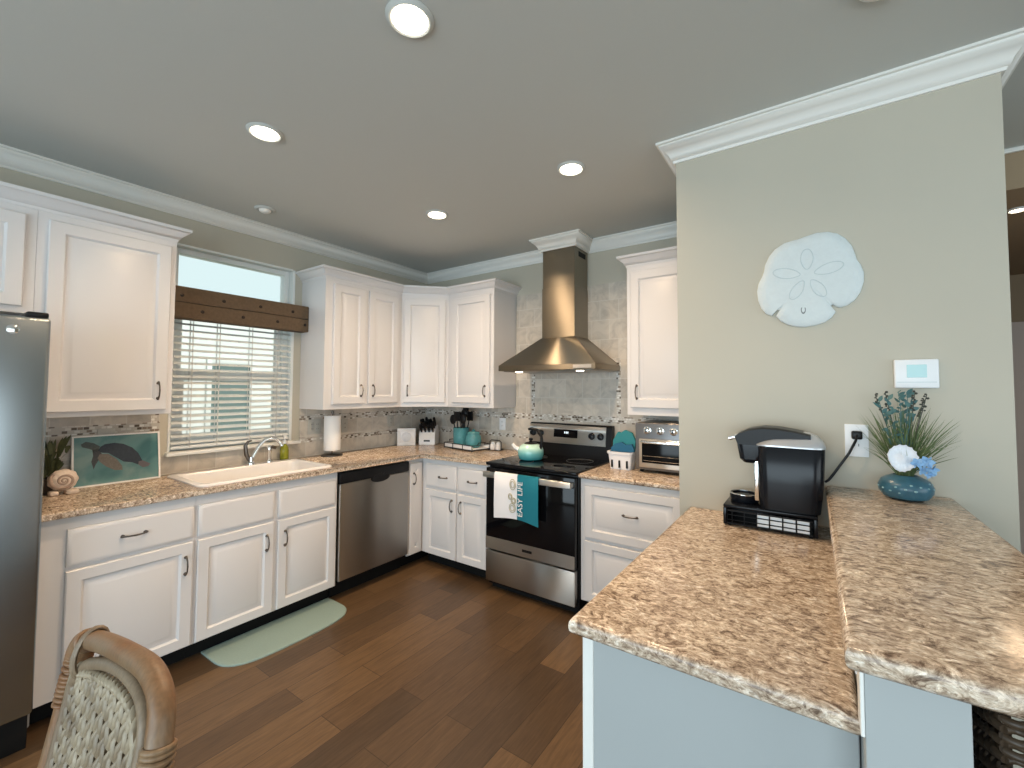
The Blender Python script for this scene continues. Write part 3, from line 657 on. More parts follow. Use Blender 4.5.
def outlet(o, u, n, label, w=.072, h=.118, m='white_plastic', sockets=1, name='outlet_plate'):
    u = Vector(u); n = Vector(n); t = thing(name, label, 'outlet', o, 'wall outlets')
    mb = MB().basis(o, u, n); mb.box((-w/2, -h/2, .0005), (w/2, h/2, .006), .002); obj('plate', mb, m, t)
    for k in range(sockets):
        uu = 0 if sockets == 1 else (k-.5)*.046*2*.5
        mb = MB().basis(o, u, n); mb.box((uu-.016, -.033, .005), (uu+.016, .033, .0078), .002); s = obj('socket', mb, m, t)
        mb = MB().basis(o, u, n)
        for vv in (-.018, .018):
            mb.box((uu-.007, vv-.004, .0075), (uu-.005, vv+.006, .0082)); mb.box((uu+.005, vv-.004, .0075), (uu+.007, vv+.006, .0082))
        obj('socket_slots', mb, 'black_matte', s, 0)
    return t
outlet((3.497, YW, 1.262), ux, ny, 'white wall outlet with the coffee maker cord plugged in', .074, .125)
outlet((.0115, -1.222, 1.147), uy, nx, 'beige double outlet plate on the tiles left of the paper towel', .115, .118, 'tile_plastic', 2)
outlet((.0115, -.953, 1.138), uy, nx, 'beige outlet plate on the tiles right of the paper towel', .06, .115, 'tile_plastic')
outlet((.0115, -.467, 1.150), uy, nx, 'beige outlet plate above the square shell plaque', .075, .105, 'tile_plastic')
outlet((1.008, -.0115, 1.140), ux, ny, 'white outlet plate left of the range backguard', .07, .108, 'white_plastic')
outlet((.0115, -2.462, 1.165), uy, nx, 'outlet plate half hidden behind the turtle picture', .075, .112, 'tile_plastic')
outlet((3.4195, -2.15, .995), (0, -1, 0), (-1, 0, 0), 'white outlet plate on the half wall under the bar top', .118, .070, 'white_plastic')

# ------------------------------------------------------------------ things on the worktops
ZC = .9145
# turtle picture
tp = thing('turtle_picture', 'white framed sea turtle picture leaning on the tiles by the fridge', 'picture', (.055, -2.41, ZC))
def tpm(u, v, d=0): return (.030 + .045*(1-v) + d, -2.605 + u*.378, ZC + v*.276)
def quad_slab(mb, u0, u1, v0, v1, d0, d1): mb.rings([[tpm(u0, v0, d), tpm(u1, v0, d), tpm(u1, v1, d), tpm(u0, v1, d)] for d in (d0, d1)])
mb = MB(); e = .022; quad_slab(mb, 0, 1, 0, 1, -.010, .003)
for a in ((0, e, 0, 1), (1-e, 1, 0, 1), (e, 1-e, 0, e*1.4), (e, 1-e, 1-e*1.4, 1)): quad_slab(mb, *a, .003, .010)
obj('picture_frame', mb, 'white_gloss', tp, 0)
def sea():
    mt = mat('painted_sea', rough=.5); k = NT(mt); n = k.noise(k.pos(), 7, 3, .5, .5)
    k.l(k.ramp(n, [(.32, (.045, .15, .165)), (.5, (.105, .235, .24)), (.68, (.20, .31, .30))]), k.b.inputs['Base Color']); return mt
mb = MB(); quad_slab(mb, e, 1-e, e*1.4, 1-e*1.4, .003, .0045); cv = obj('canvas', mb, sea(), tp, 0)
def turt(pts, d, name, m):
    uv = []
    for x, y in pts:
        u = (x-295)/580; top = 175+(150-175)*u; bot = 530+(460-530)*u; uv.append((u, (bot-y)/(bot-top)))
    mb = MB(); mb.rings([[tpm(u, v, q) for u, v in uv] for q in (.0044, d)]); obj(name, mb, m, cv, 0)
turt([(470,250),(500,232),(560,224),(620,232),(680,258),(720,295),(745,340),(750,358),(715,372),(680,358),(620,352),(570,322),(520,292),(480,290),(455,275)], .0052, 'turtle_shell', mat('painted_shell', (.030, .042, .060), .6, var=.4, vscale=90))
turt([(350,232),(380,213),(430,224),(468,246),(455,280),(430,275),(400,262),(358,250)], .0050, 'turtle_head', mat('painted_skin', (.085, .10, .095), .6, var=.4, vscale=120))
turt([(420,268),(462,262),(480,300),(462,335),(440,370),(428,402),(414,350),(425,310)], .0050, 'turtle_flipper', mat('painted_flipper_dark', (.06, .065, .07), .6, var=.4, vscale=120))
turt([(465,300),(520,298),(575,335),(610,380),(612,408),(560,408),(505,382),(465,350),(452,325)], .0056, 'turtle_flipper', mat('painted_flipper', (.17, .15, .13), .6, var=.4, vscale=120))
turt([(722,352),(750,345),(805,366),(790,384),(752,392),(720,374)], .0054, 'turtle_tail', mat('painted_tail', (.15, .13, .14), .6))

# shell ornament and plant in the corner by the fridge
so_ = thing('shell_ornament', 'cream spiral shell ornament on the worktop beside the fridge', 'ornament', (.195, -2.655, ZC))
mb = MB(); rg = []
for j_ in range(1, 14):
    t = PI*j_/14; rg.append([(.190-.034*math.cos(t), -2.655+.056*math.sin(t)*math.cos(2*PI*i/36)*(1+.035*math.cos(2*PI*i/36*9)), ZC+.072+.053*math.sin(t)*math.sin(2*PI*i/36)*(1+.035*math.cos(2*PI*i/36*9))) for i in range(36)])
mb.rings(rg); obj('shell_body', mb, 'shell', so_, 60)
mb = MB(); pts = []; rr = []
for i in range(64):
    a = i*.26; q = .050*math.exp(-a*.13); pts.append((.190+.034*math.sqrt(max(0, 1-(q/.056)**2))-.0015, -2.655+q*math.cos(a+2.4), ZC+.072+q*math.sin(a+2.4))); rr.append(.0075*math.exp(-a*.09)+.0015)
mb.tube(pts, rr, 8); relabel(obj('shell_spiral', mb, 'shell_ridge', so_, 60), 'raised brownish spiral ridge')
mb = MB(); mb.box((.165, -2.705, ZC), (.23, -2.672, ZC+.022), .008, 2); mb.box((.165, -2.648, ZC), (.23, -2.60, ZC+.022), .008, 2); obj('foot', mb, 'shell', so_)
pl = thing('potted_plant', 'dark leafy potted plant behind the spiral shell ornament', 'plant', (.09, -2.70, ZC))
mb = MB(); mb.lathe([(.045, 0), (.055, .05), (.06, .075), (.05, .075), (.045, .065)], (.09, -2.70, ZC), 20); obj('pot', mb, mat('dark_pot', (.04, .028, .018), .6), pl)
def leaf(mb, base, tip, wd, bend=(0, 0, 0)):
    b, t = Vector(base), Vector(tip); d = t-b; side = d.cross(Vector((random.uniform(-1, 1), random.uniform(-1, 1), random.uniform(-.2, .6))))
    if side.length < 1e-6: side = Vector((1, 0, 0))
    side = side.normalized(); L = []; Rr = []
    for i in range(6):
        q = i/5; c = b + d*q + Vector(bend)*math.sin(q*PI); ww = wd*math.sin(PI*min(1, .12+q*.88))
        L.append(mb.v(c-side*ww)); Rr.append(mb.v(c+side*ww))
    for i in range(5): mb.f([L[i], Rr[i], Rr[i+1], L[i+1]])
mb = MB()
for i in range(60):
    a = random.uniform(0, 2*PI); r_ = random.uniform(.02, .10); h = random.uniform(.06, .24)
    b = Vector((.09+random.uniform(-.03, .03), -2.70+random.uniform(-.03, .03), ZC+.06))
    tp_ = Vector((min(.135, max(.02, .09+r_*math.cos(a))), -2.69+r_*1.0*math.sin(a), ZC+.06+h)); q = random.uniform(.3, .8)
    leaf(mb, b.lerp(tp_, q), tp_, random.uniform(.008, .016), (0, 0, .01))
obj('leaves', mb, 'leaf_dark', pl, 60)

# soap bottle
sb = thing('soap_bottle', 'green liquid soap pump bottle behind the sink', 'bottle', (.055, -1.478, ZC))
mb = MB(); mb.lathe([(.027, 0), (.030, .006), (.030, .075), (.026, .10), (.013, .118), (.012, .128)], (.055, -1.478, ZC), 20); obj('bottle_body', mb, 'soap', sb)
mb = MB(); mb.lathe([(.014, .126), (.014, .145), (.008, .150), (.005, .152), (.005, .175), (.010, .176), (.010, .190)], (.055, -1.478, ZC), 16); mb.tube([(.055, -1.478, ZC+.184), (.075, -1.478, ZC+.184), (.092, -1.478, ZC+.178)], [.006, .005, .004], 8); obj('pump', mb, 'white_plastic', sb)
# paper towel
pt = thing('paper_towel_holder', 'white paper towel roll on a dark metal holder', 'paper towel', (.125, -1.135, ZC))
mb = MB(); mb.lathe([(.083, 0), (.083, .008), (.075, .013), (.012, .016), (.007, .02), (.006, .335), (.012, .34), (.011, .355), (.003, .362)], (.125, -1.135, ZC), 28); obj('holder', mb, 'bronze', pt)
mb = MB(); mb.lathe([(.022, .045), (.062, .045), (.0635, .05), (.0635, .318), (.062, .322), (.022, .322)], (.125, -1.135, ZC), 32); obj('paper_roll', mb, 'paper', pt)
# square shell plaque
pq = thing('shell_plaque', 'square white plaque with a round shell, left of the knife block', 'ornament', (.13, -.37, ZC))
pd = Vector((.62, -.55, 0)).normalized(); pu = Vector((-pd.y, pd.x, 0)); pu = Vector((.55, .62, 0)).normalized()
def B(o, u=pu, n=pd): return MB().basis(o, u, n)
o_ = (.13, -.37, ZC)
mb = B(o_); mb.box((-.085, 0, -.012), (.085, .165, .004), .004)
for a in ((-.085, .085, 0, .028), (-.085, .085, .137, .165), (-.085, -.057, .028, .137), (.057, .085, .028, .137)): mb.box((a[0], a[2], .004), (a[1], a[3], .012), .003)
obj('plaque_frame', mb, 'white_gloss', pq)
mb = B(o_); mb.rings([[(.046*s*math.cos(2*PI*i/20), .082+.044*s*math.sin(2*PI*i/20), d) for i in range(20)] for s, d in ((1, .003), (.9, .012), (.6, .018), (.25, .022))]); obj('round_shell', mb, 'shell_white', pq)
mb = B(o_); mb.box((-.05, 0, -.06), (-.04, .1, -.012)); mb.box((.04, 0, -.06), (.05, .1, -.012)); obj('stand', mb, 'white_gloss', pq)
# knife block
kb = thing('knife_block', 'white knife block full of black-handled knives in the corner', 'knife block', (.205, -.125, ZC))
ku = Vector((.86, .50, 0)).normalized(); kn = Vector((ku.y, -ku.x, 0)); o_ = (.205, -.15, ZC)
mb = MB().basis(o_, ku, kn)
mb.rings([[(x, y, n) for y, n in ((0, -.075), (0, .075), (.095, .075), (.150, .040), (.185, -.045), (.12, -.075))] for x in (-.078, .078)]); obj('block', mb, 'white_gloss', kb)
mb = MB().basis(o_, ku, kn); mb.box((-.030, .030, .075), (.030, .045, .0765)); relabel(obj('block_mark', mb, 'black', kb), 'small dark printed mark')
kni = 0
for r_i, (v0, n0) in enumerate(((.128, .060), (.160, .018), (.178, -.028))):
    for c_i in range(4):
        x = -.057 + c_i*.038; L = .085 + .02*((c_i+r_i) % 2)
        kt = thing('kitchen_knife', 'black-handled knife standing in the white knife block', 'knife', Vector(o_)+ku*x+Vector((0, 0, v0))+kn*n0, 'knives in the white block')
        mb = MB().basis(o_, ku, kn); d = Vector((0, .80, .60)).normalized(); p0 = Vector((x, v0-.004, n0))
        mb.tube([p0+d*.0, p0+d*.012, p0+d*.02, p0+d*(L-.02), p0+d*L, p0+d*(L+.006)], [.009, .009, .013, .0145, .013, .007], 8); obj('knife_handle', mb, 'black', kt)
# tray with crock and canister
ty = thing('serving_tray', 'small white plank tray with black wire rim below the teal jars', 'tray', (.745, -.19, ZC))
o_ = Vector((.735, -.19, ZC)); tu = Vector((.985, -.17, 0)).normalized(); tn = Vector((tu.y, -tu.x, 0))
mb = MB().basis(o_, tu, tn); mb.box((-.195, .012, -.10), (.195, .022, .10), .003); mb.box((-.195, .012, .094), (.195, .046, .102), .002); mb.box((-.195, .012, -.102), (.195, .046, -.094), .002); obj('tray_board', mb, 'white_gloss', ty)
mb = MB().basis(o_, tu, tn)
for yy in (.010, .050): mb.tube([(-.2, yy, -.106), (.2, yy, -.106), (.2, yy, .106), (-.2, yy, .106)], .004, 6, closed=True)
for x in (-.2, -.07, .07, .2):
    for nn in (-.106, .106): mb.tube([(x, .0, nn), (x, .05, nn)], .0035, 6)
for sx_ in (-1, 1): mb.tube([(sx_*.2, .05, -.04), (sx_*.208, .07, -.04), (sx_*.208, .07, .04), (sx_*.2, .05, .04)], .004, 6)
obj('wire_rim', mb, 'black', ty)
cr = thing('utensil_crock', 'teal crock on the tray, filled with black utensils', 'crock', (.665, -.19, ZC+.0225))
mb = MB(); mb.lathe([(.066, 0), (.070, .006), (.074, .09), (.073, .158), (.076, .165), (.070, .165), (.067, .155), (.064, .02)], (.665, -.19, ZC+.0225), 28, cap1=True); obj('crock_body', mb, 'teal', cr)
heads = [(-.070, -.040, .255, 'spoon'), (-.050, .045, .275, 'ladle'), (-.012, -.050, .290, 'spat'), (.012, .050, .325, 'spat'), (.040, .000, .315, 'spoon'), (.070, .045, .290, 'spat'), (.062, -.045, .265, 'spoon')]
for hx, hy, hz, k_ in heads:
    b = Vector((.665+hx*.3, -.19+hy*.5, ZC+.05)); t_ = Vector((.665+hx, -.19+hy, ZC+.0225+hz))
    mb = MB(); mb.tube([b, b.lerp(t_, .5), b.lerp(t_, .8)], [.006, .006, .005], 8)
    u = tag(bpy.data.objects.new('kitchen_utensil', None), 'black kitchen utensil standing in the teal crock', 'utensil', 'utensils in the teal crock'); C.objects.link(u); u.location = b
    obj('utensil_handle', mb, 'black', u)
    mb = MB(); c = b.lerp(t_, .93)
    if k_ == 'spat': mb.box((c.x-.036, c.y-.003, c.z-.045), (c.x+.036, c.y+.003, c.z+.040), .003)
    else: mb.ball(c, .042, 12, 8, (.9, .40, 1.1))
    obj('utensil_head', mb, 'black', u)
cn = thing('teal_canister', 'round teal lidded canister on the tray beside the crock', 'canister', (.835, -.215, ZC+.0225))
mb = MB(); mb.lathe([(.050, 0), (.064, .012), (.072, .05), (.068, .095), (.052, .118), (.050, .122)], (.835, -.215, ZC+.0225), 28); obj('canister_body', mb, 'teal', cn)
mb = MB(); mb.lathe([(.056, .121), (.058, .126), (.050, .138), (.012, .144), (.014, .156), (.004, .160)], (.835, -.215, ZC+.0225), 28); obj('canister_lid', mb, 'teal', cn)
# caddy with two white shakers
sc_ = thing('shaker_caddy', 'small arched dark wire caddy beside the range', 'caddy', (1.01, -.12, ZC))
mb = MB(); mb.tube([(.95, -.155, ZC+.004), (1.07, -.155, ZC+.004), (1.07, -.085, ZC+.004), (.95, -.085, ZC+.004)], .003, 6, closed=True)
mb.tube([(.948, -.12, ZC+.004), (.948, -.12, ZC+.075), (.965, -.12, ZC+.088), (1.055, -.12, ZC+.088), (1.073, -.12, ZC+.075), (1.073, -.12, ZC+.004)], .004, 8); obj('caddy_wire', mb, 'black', sc_)
for x, lb in ((.981, 'white shaker in the wire caddy, farther from the range'), (1.040, 'white shaker in the wire caddy, nearer the range')):
    s_ = thing('salt_shaker', lb, 'shaker', (x, -.12, ZC+.0005), 'shakers in the wire caddy')
    mb = MB(); mb.lathe([(.021, 0), (.026, .008), (.026, .045), (.018, .056)], (x, -.12, ZC+.0005), 16); obj('shaker_body', mb, 'white_gloss', s_)
    mb = MB(); mb.lathe([(.0185, .055), (.018, .063), (.010, .070)], (x, -.12, ZC+.0005), 16); obj('shaker_cap', mb, 'white_plastic', s_)

# kettle on the cooktop
kt = thing('kettle', 'mint and teal enamel kettle standing on the cooktop', 'kettle', (1.565, -.40, .9215))
def ombre():
    mt = mat('ombre_enamel', rough=.12, coat=.5); k = NT(mt); tc = k.n('ShaderNodeTexCoord'); s = k.n('ShaderNodeSeparateXYZ'); k.l(tc.outputs['Generated'], s.inputs[0])
    k.l(k.ramp(s.outputs['Z'], [(.1, (.035, .24, .28)), (.45, (.16, .47, .47)), (.8, (.55, .80, .70))]), k.b.inputs['Base Color']); return mt
c = (1.565, -.40, .9215)
mb = MB(); mb.lathe([(.078, 0), (.090, .008), (.100, .04), (.098, .075), (.085, .103), (.060, .118), (.045, .121)], c, 32); obj('kettle_body', mb, ombre(), kt)
mb = MB(); mb.lathe([(.050, .119), (.051, .124), (.035, .131), (.010, .134), (.008, .142), (.017, .150), (.015, .160), (.005, .164)], c, 24); obj('lid', mb, 'black', kt)
mb = MB(); mb.tube([(1.565-.07, -.425, .985), (1.565-.115, -.445, 1.010), (1.565-.135, -.455, 1.036)], [.022, .015, .012], 12); obj('spout', mb, 'white_gloss', kt)
mb = MB(); mb.tube([(1.645, -.40, 1.0), (1.662, -.398, 1.05), (1.658, -.397, 1.10), (1.62, -.397, 1.148), (1.575, -.40, 1.158), (1.545, -.402, 1.150)], [.013, .012, .011, .011, .011, .010], 10); relabel(obj('handle', mb, 'black', kt), 'black curved handle')

# tea towel over the oven handle
tt = thing('tea_towel', 'white and teal lettered towel hanging on the oven handle', 'towel', (1.66, -.725, .55))
TX0, TX1, TZ1 = 1.468, 1.838, .866
def towel_ring(x, off=0):
    zb = .548 + .018*math.sin((x-1.47)*9); fr_ = -.7275 - .004*math.sin((x-1.47)*22)
    pr = [(-.6985, .836), (-.6975, .845), (-.6975, .857), (-.706, .868), (-.719, .868), (fr_, .855), (fr_-.002, .75), (fr_-.004, .65), (fr_-.002, zb)]
    inn = [(y+(.0016 if i > 4 else (-.0016 if i < 3 else 0)), z-(.0016 if i in (3, 4) else 0)) for i, (y, z) in enumerate(pr)]
    sh = (x-1.47)*.03
    return [(x+(.866-z)*sh*.6, y, z) for y, z in pr] + [(x+(.866-z)*sh*.6, y, z) for y, z in inn[::-1]]
def strip(x0, x1, n): mb = MB(); mb.rings([towel_ring(x0+(x1-x0)*i/n) for i in range(n+1)]); return mb
obj('white_half', strip(TX0, 1.664, 8), 'white_cloth', tt, 50); obj('teal_half', strip(1.664, TX1, 8), 'teal_cloth', tt, 50)
def lettering(txt, size, mtx, material, parent, name='lettering'):
    cu = bpy.data.curves.new(name, 'FONT'); cu.body = txt; cu.size = size; cu.extrude = .0004; cu.align_x = 'LEFT'
    ob = bpy.data.objects.new(name, cu); C.objects.link(ob); bpy.context.view_layer.update()
    me = bpy.data.meshes.new_from_object(ob.evaluated_get(bpy.context.evaluated_depsgraph_get())); bpy.data.objects.remove(ob)
    me.transform(mtx); o = bpy.data.objects.new(name, me); C.objects.link(o); me.materials.clear(); me.materials.append(M[material])
    off = Vector((0, 0, 0)); q = parent
    while q: off += q.location; q = q.parent
    me.transform(Matrix.Translation(-off)); o.parent = parent; return o
# letters run up the towel beside the white half
for txt, z in (('EASY', .590), ('LIFE', .732)):
    lettering(txt, .056, Matrix(((0, -1, 0, 1.716), (0, 0, -1, -.7375), (1, 0, 0, z), (0, 0, 0, 1))), 'white_cloth', tt)
mb = MB()
for x, z, rx, rz in ((1.632, .800, .024, .036), (1.612, .715, .016, .020), (1.640, .690, .020, .020), (1.630, .640, .026, .030)):
    for s in (1, .62): mb.tube([(x+rx*s*math.cos(2*PI*i/18), -.7338, z+rz*s*math.sin(2*PI*i/18)) for i in range(18)], .0022, 5, closed=True)
relabel(obj('printed_shells', mb, mat('olive_print', (.40, .36, .22), .8), tt), 'olive printed shell outlines')

# bread basket with napkins
bb = thing('bread_basket', 'white fabric basket with dark slots between range and toaster oven', 'basket', (2.262, -.31, ZC))
mb = MB(); bx0, bx1, by0, by1 = 2.175, 2.345, -.37, -.25
mb.rings([rrect(bx0+.012, bx1-.012, by0+.01, by1-.01, .02, ZC), rrect(bx0, bx1, by0, by1, .022, ZC+.10), rrect(bx0-.006, bx1+.006, by0-.006, by1+.006, .024, ZC+.102), rrect(bx0-.008, bx1+.008, by0-.008, by1+.008, .024, ZC+.118), rrect(bx0+.004, bx1-.004, by0+.004, by1-.004, .02, ZC+.118), rrect(bx0+.016, bx1-.016, by0+.016, by1-.016, .02, ZC+.012)]); obj('basket_body', mb, 'white_cloth', bb)
mb = MB()
for x in (2.207, 2.260, 2.313): mb.box((x-.006, by0-.004, ZC+.012), (x+.006, by0+.012, ZC+.062), .002)
relabel(obj('slots', mb, 'black_matte', bb), 'dark vertical slots')
for (nm, lb, m_, pts, y) in (('napkin', 'teal folded napkin, back one in the white basket', 'teal_napkin', [(2.185, .09), (2.335, .08), (2.350, .19), (2.325, .245), (2.275, .262), (2.245, .242), (2.225, .248), (2.190, .19)], -.290),
                             ('napkin', 'blue folded napkin, front one in the white basket', 'blue_cloth', [(2.190, .09), (2.335, .08), (2.352, .130), (2.335, .172), (2.29, .165), (2.262, .182), (2.215, .168), (2.188, .14)], -.325)):
    mb = MB(); mb.rings([[(x, y+d, ZC+z) for x, z in pts] for d in (-.012, -.005, .005, .012)]); tag(settle(obj(nm, mb, m_), (2.26, y, ZC+.08)), lb, 'napkin', 'napkins in the basket')

# toaster oven
to = thing('toaster_oven', 'stainless toaster oven on the short worktop by the painted wall', 'toaster oven', (2.575, -.2, ZC))
TX, TXE, TF = 2.372, 2.800, -.365
obj('case', box((TX, TF+.02, ZC+.018), (TXE, -.06, 1.238), .008, 3), 'steel_dark', to)
obj('front_frame', box((TX, TF, ZC+.018), (TXE, TF+.0195, 1.236), .004, 2), mat('grey_front', (.20, .20, .205), .35, metal=.8), to)
td = obj('oven_door', box((TX+.028, TF-.014, ZC+.035), (TXE-.02, TF-.0005, 1.135), .005, 2), 'steel', to)
obj('door_glass', box((TX+.048, TF-.0155, ZC+.066), (TXE-.04, TF-.0135, 1.108), .001, 1), 'gloss_black', td)
mb = MB(); mb.tube([(TX+.05, TF-.014, 1.118), (TX+.05, TF-.045, 1.118), (TXE-.04, TF-.045, 1.118), (TXE-.04, TF-.014, 1.118)], .009, 10); obj('handle', mb, 'chrome', td)
mb = MB()
for z in (.995, 1.025): mb.tube([(TX+.055, TF-.0158, z), (TXE-.045, TF-.0158, z)], .0016, 5)
obj('rack_line', mb, 'chrome', td)
for x in (2.452, 2.535, 2.622, 2.712):
    mb = MB(); mb.tube([(x, TF+.001, 1.190), (x, TF-.004, 1.190), (x, TF-.006, 1.190), (x, TF-.024, 1.190), (x, TF-.026, 1.190)], [.026, .026, .019, .017, .014], 18); kk = obj('knob', mb, 'chrome', to)
    obj('knob_mark', box((x-.003, TF-.0285, 1.178), (x+.003, TF-.0255, 1.204), .0005, 1), 'black', kk)
for x in (TX+.03, TXE-.03):
    for y in (TF+.04, -.09):
        mb = MB(); mb.lathe([(.012, 0), (.013, .018)], (x, y, ZC+.0003), 12); obj('foot', mb, 'black', to)

# coffee maker on its pod drawer
dr = thing('pod_drawer', 'black coffee pod drawer with wire front under the coffee maker', 'drawer stand', (3.208, -1.17, ZC))
DX0, DX1, DY0, DY1 = 3.050, 3.366, -1.268, -1.062
mb = MB(); mb.box((DX0, DY0+.004, ZC+.070), (DX1, DY1, ZC+.082), .004, 2); mb.box((DX0, DY0+.004, ZC+.004), (DX0+.012, DY1, ZC+.070), .002); mb.box((DX1-.012, DY0+.004, ZC+.004), (DX1, DY1, ZC+.070), .002); mb.box((DX0+.012, DY1-.012, ZC+.004), (DX1-.012, DY1, ZC+.070)); mb.box((DX0+.012, DY0+.02, ZC+.004), (DX1-.012, DY1-.012, ZC+.010))
obj('stand_case', mb, 'gloss_plastic', dr)
mb = MB(); mb.tube([(DX0+.016, DY0, ZC+.012), (DX1-.016, DY0, ZC+.012), (DX1-.016, DY0, ZC+.062), (DX0+.016, DY0, ZC+.062)], .003, 6, closed=True)
for i in range(8): x = DX0+.0335+i*.0435; x < DX1-.02 and mb.tube([(x, DY0, ZC+.012), (x, DY0, ZC+.062)], .0014, 6)
for z in (.026, .045): mb.tube([(DX0+.016, DY0, ZC+z), (DX1-.016, DY0, ZC+z)], .0014, 6)
obj('wire_front', mb, 'black', dr)
for i in range(4):  # tilted white plates, added to stand for window reflections in the drawer front
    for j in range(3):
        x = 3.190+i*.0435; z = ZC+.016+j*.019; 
        pd_ = tag(settle(obj('reflection_plate', MB().basis((x, DY0+.010, z), (1, -.06, 0), (0, -1, 0)).rings([[(-.020, -.008, 0), (.020, -.008, 0), (.020, .008, -.003), (-.020, .008, -.003)], [(-.0195, -.0075, .003), (.0195, -.0075, .003), (.0195, .0075, 0), (-.0195, .0075, 0)]]), 'white_plastic'), (x, DY0+.010, z-.008)), 'white tilted plate standing for a window reflection in the black wire drawer', 'reflection plate', 'reflection plates in the drawer')
for x in (DX0+.02, DX1-.02):
    for y in (DY0+.02, DY1-.02):
        mb = MB(); mb.lathe([(.008, 0), (.008, .004)], (x, y, ZC+.0003), 10); obj('foot', mb, 'black_matte', dr)
cm = thing('coffee_maker', 'black single-cup coffee maker with silver lid on the peninsula', 'coffee maker', (3.24, -1.16, ZC+.0825))
ZK = ZC+.0825
def rr2(x0, x1, y0, y1, r, z): return rrect(x0, x1, y0, y1, r, z, 5)
mb = MB(); mb.rings([rr2(3.178, 3.376, -1.252, -1.068, .035, ZK), rr2(3.172, 3.388, -1.256, -1.066, .04, ZK+.10), rr2(3.170, 3.394, -1.258, -1.066, .04, 1.232), rr2(3.174, 3.390, -1.254, -1.07, .04, 1.238)]); obj('water_tank', mb, 'gloss_plastic', cm, 50)
def lid_ring(k_, z, cx_=3.325): return [(cx_+(x-cx_)*k_, -1.165+(y+1.165)*k_, z+(x-3.28)*.035*min(1, (z-1.24)/.02)) for x, y, _ in rr2(3.166, 3.396, -1.261, -1.064, .042, 0)]
mb = MB(); mb.rings([lid_ring(1, 1.2385), lid_ring(1, 1.245), lid_ring(.86, 1.260), lid_ring(.6, 1.278), lid_ring(.3, 1.289), lid_ring(.1, 1.292)])
relabel(obj('tank_lid', mb, mat('silver_plastic', (.52, .54, .57), .3, metal=.5), cm, 40), 'silver tank lid')
mb = MB(); yc = -1.165
def hd_ring(y, s): return [(x, y, 1.255+(z-1.255)*s) for x, z in ((3.092, 1.268), (3.105, 1.283), (3.140, 1.300), (3.190, 1.310), (3.240, 1.309), (3.300, 1.300), (3.350, 1.288), (3.350, 1.235), (3.250, 1.19), (3.165, 1.178), (3.118, 1.184), (3.104, 1.230))]
mb.rings([hd_ring(-1.235, .88), hd_ring(-1.225, .98), hd_ring(-1.20, 1.0), hd_ring(-1.12, 1.0), hd_ring(-1.085, .97), hd_ring(-1.075, .88)]); obj('brew_head', mb, 'black', cm, 40)
mb = MB(); mb.rings([rr2(3.122, 3.172, -1.225, -1.10, .018, 1.165), rr2(3.108, 3.185, -1.238, -1.085, .022, 1.180), rr2(3.099, 3.215, -1.2395, -1.080, .024, 1.232), rr2(3.099, 3.215, -1.2395, -1.080, .024, 1.238)]); relabel(obj('brew_collar', mb, 'gloss_plastic', cm), 'glossy black collar under the lid')
mb = MB(); mb.tube([(3.112, -1.20, 1.262), (3.09, -1.205, 1.264), (3.072, -1.21, 1.258), (3.070, -1.17, 1.258), (3.072, -1.13, 1.258), (3.09, -1.125, 1.264), (3.112, -1.13, 1.262)], [.006, .007, .008, .008, .008, .007, .006], 8); relabel(obj('lift_handle', mb, 'chrome', cm), 'silver lift handle')
mb = MB(); mb.box((3.160, -1.23, ZK+.02), (3.176, -1.09, 1.19), .004); relabel(obj('front_column', mb, 'chrome', cm), 'silver column behind the cup space')
mb = MB(); mb.lathe([(.050, 0), (.054, .006), (.054, .030), (.050, .034), (.044, .034), (.044, .028)], (3.115, -1.165, ZK), 28); obj('drip_tray', mb, 'gloss_plastic', cm)
mb = MB(); mb.tube([(3.115+.053*math.cos(2*PI*i/28), -1.165+.053*math.sin(2*PI*i/28), ZK+.034) for i in range(28)], .0025, 6, closed=True); obj('tray_ring', mb, 'chrome', cm)
pc = thing('power_cord', 'black power cord running from the outlet to the coffee maker', 'cord', (3.497, YW-.01, 1.262))
mb = MB(); mb.tube([(3.497, YW-.034, 1.285), (3.492, YW-.045, 1.265), (3.470, YW-.05, 1.215), (3.440, YW-.052, 1.165), (3.418, YW-.055, 1.128), (3.404, YW-.06, 1.108), (3.392, YW-.062, 1.098)], .0048, 8); obj('cable', mb, 'black', pc)
mb = MB(); mb.box((3.480, YW-.036, 1.268), (3.514, YW-.0085, 1.300), .006, 2); obj('plug', mb, 'black', pc)

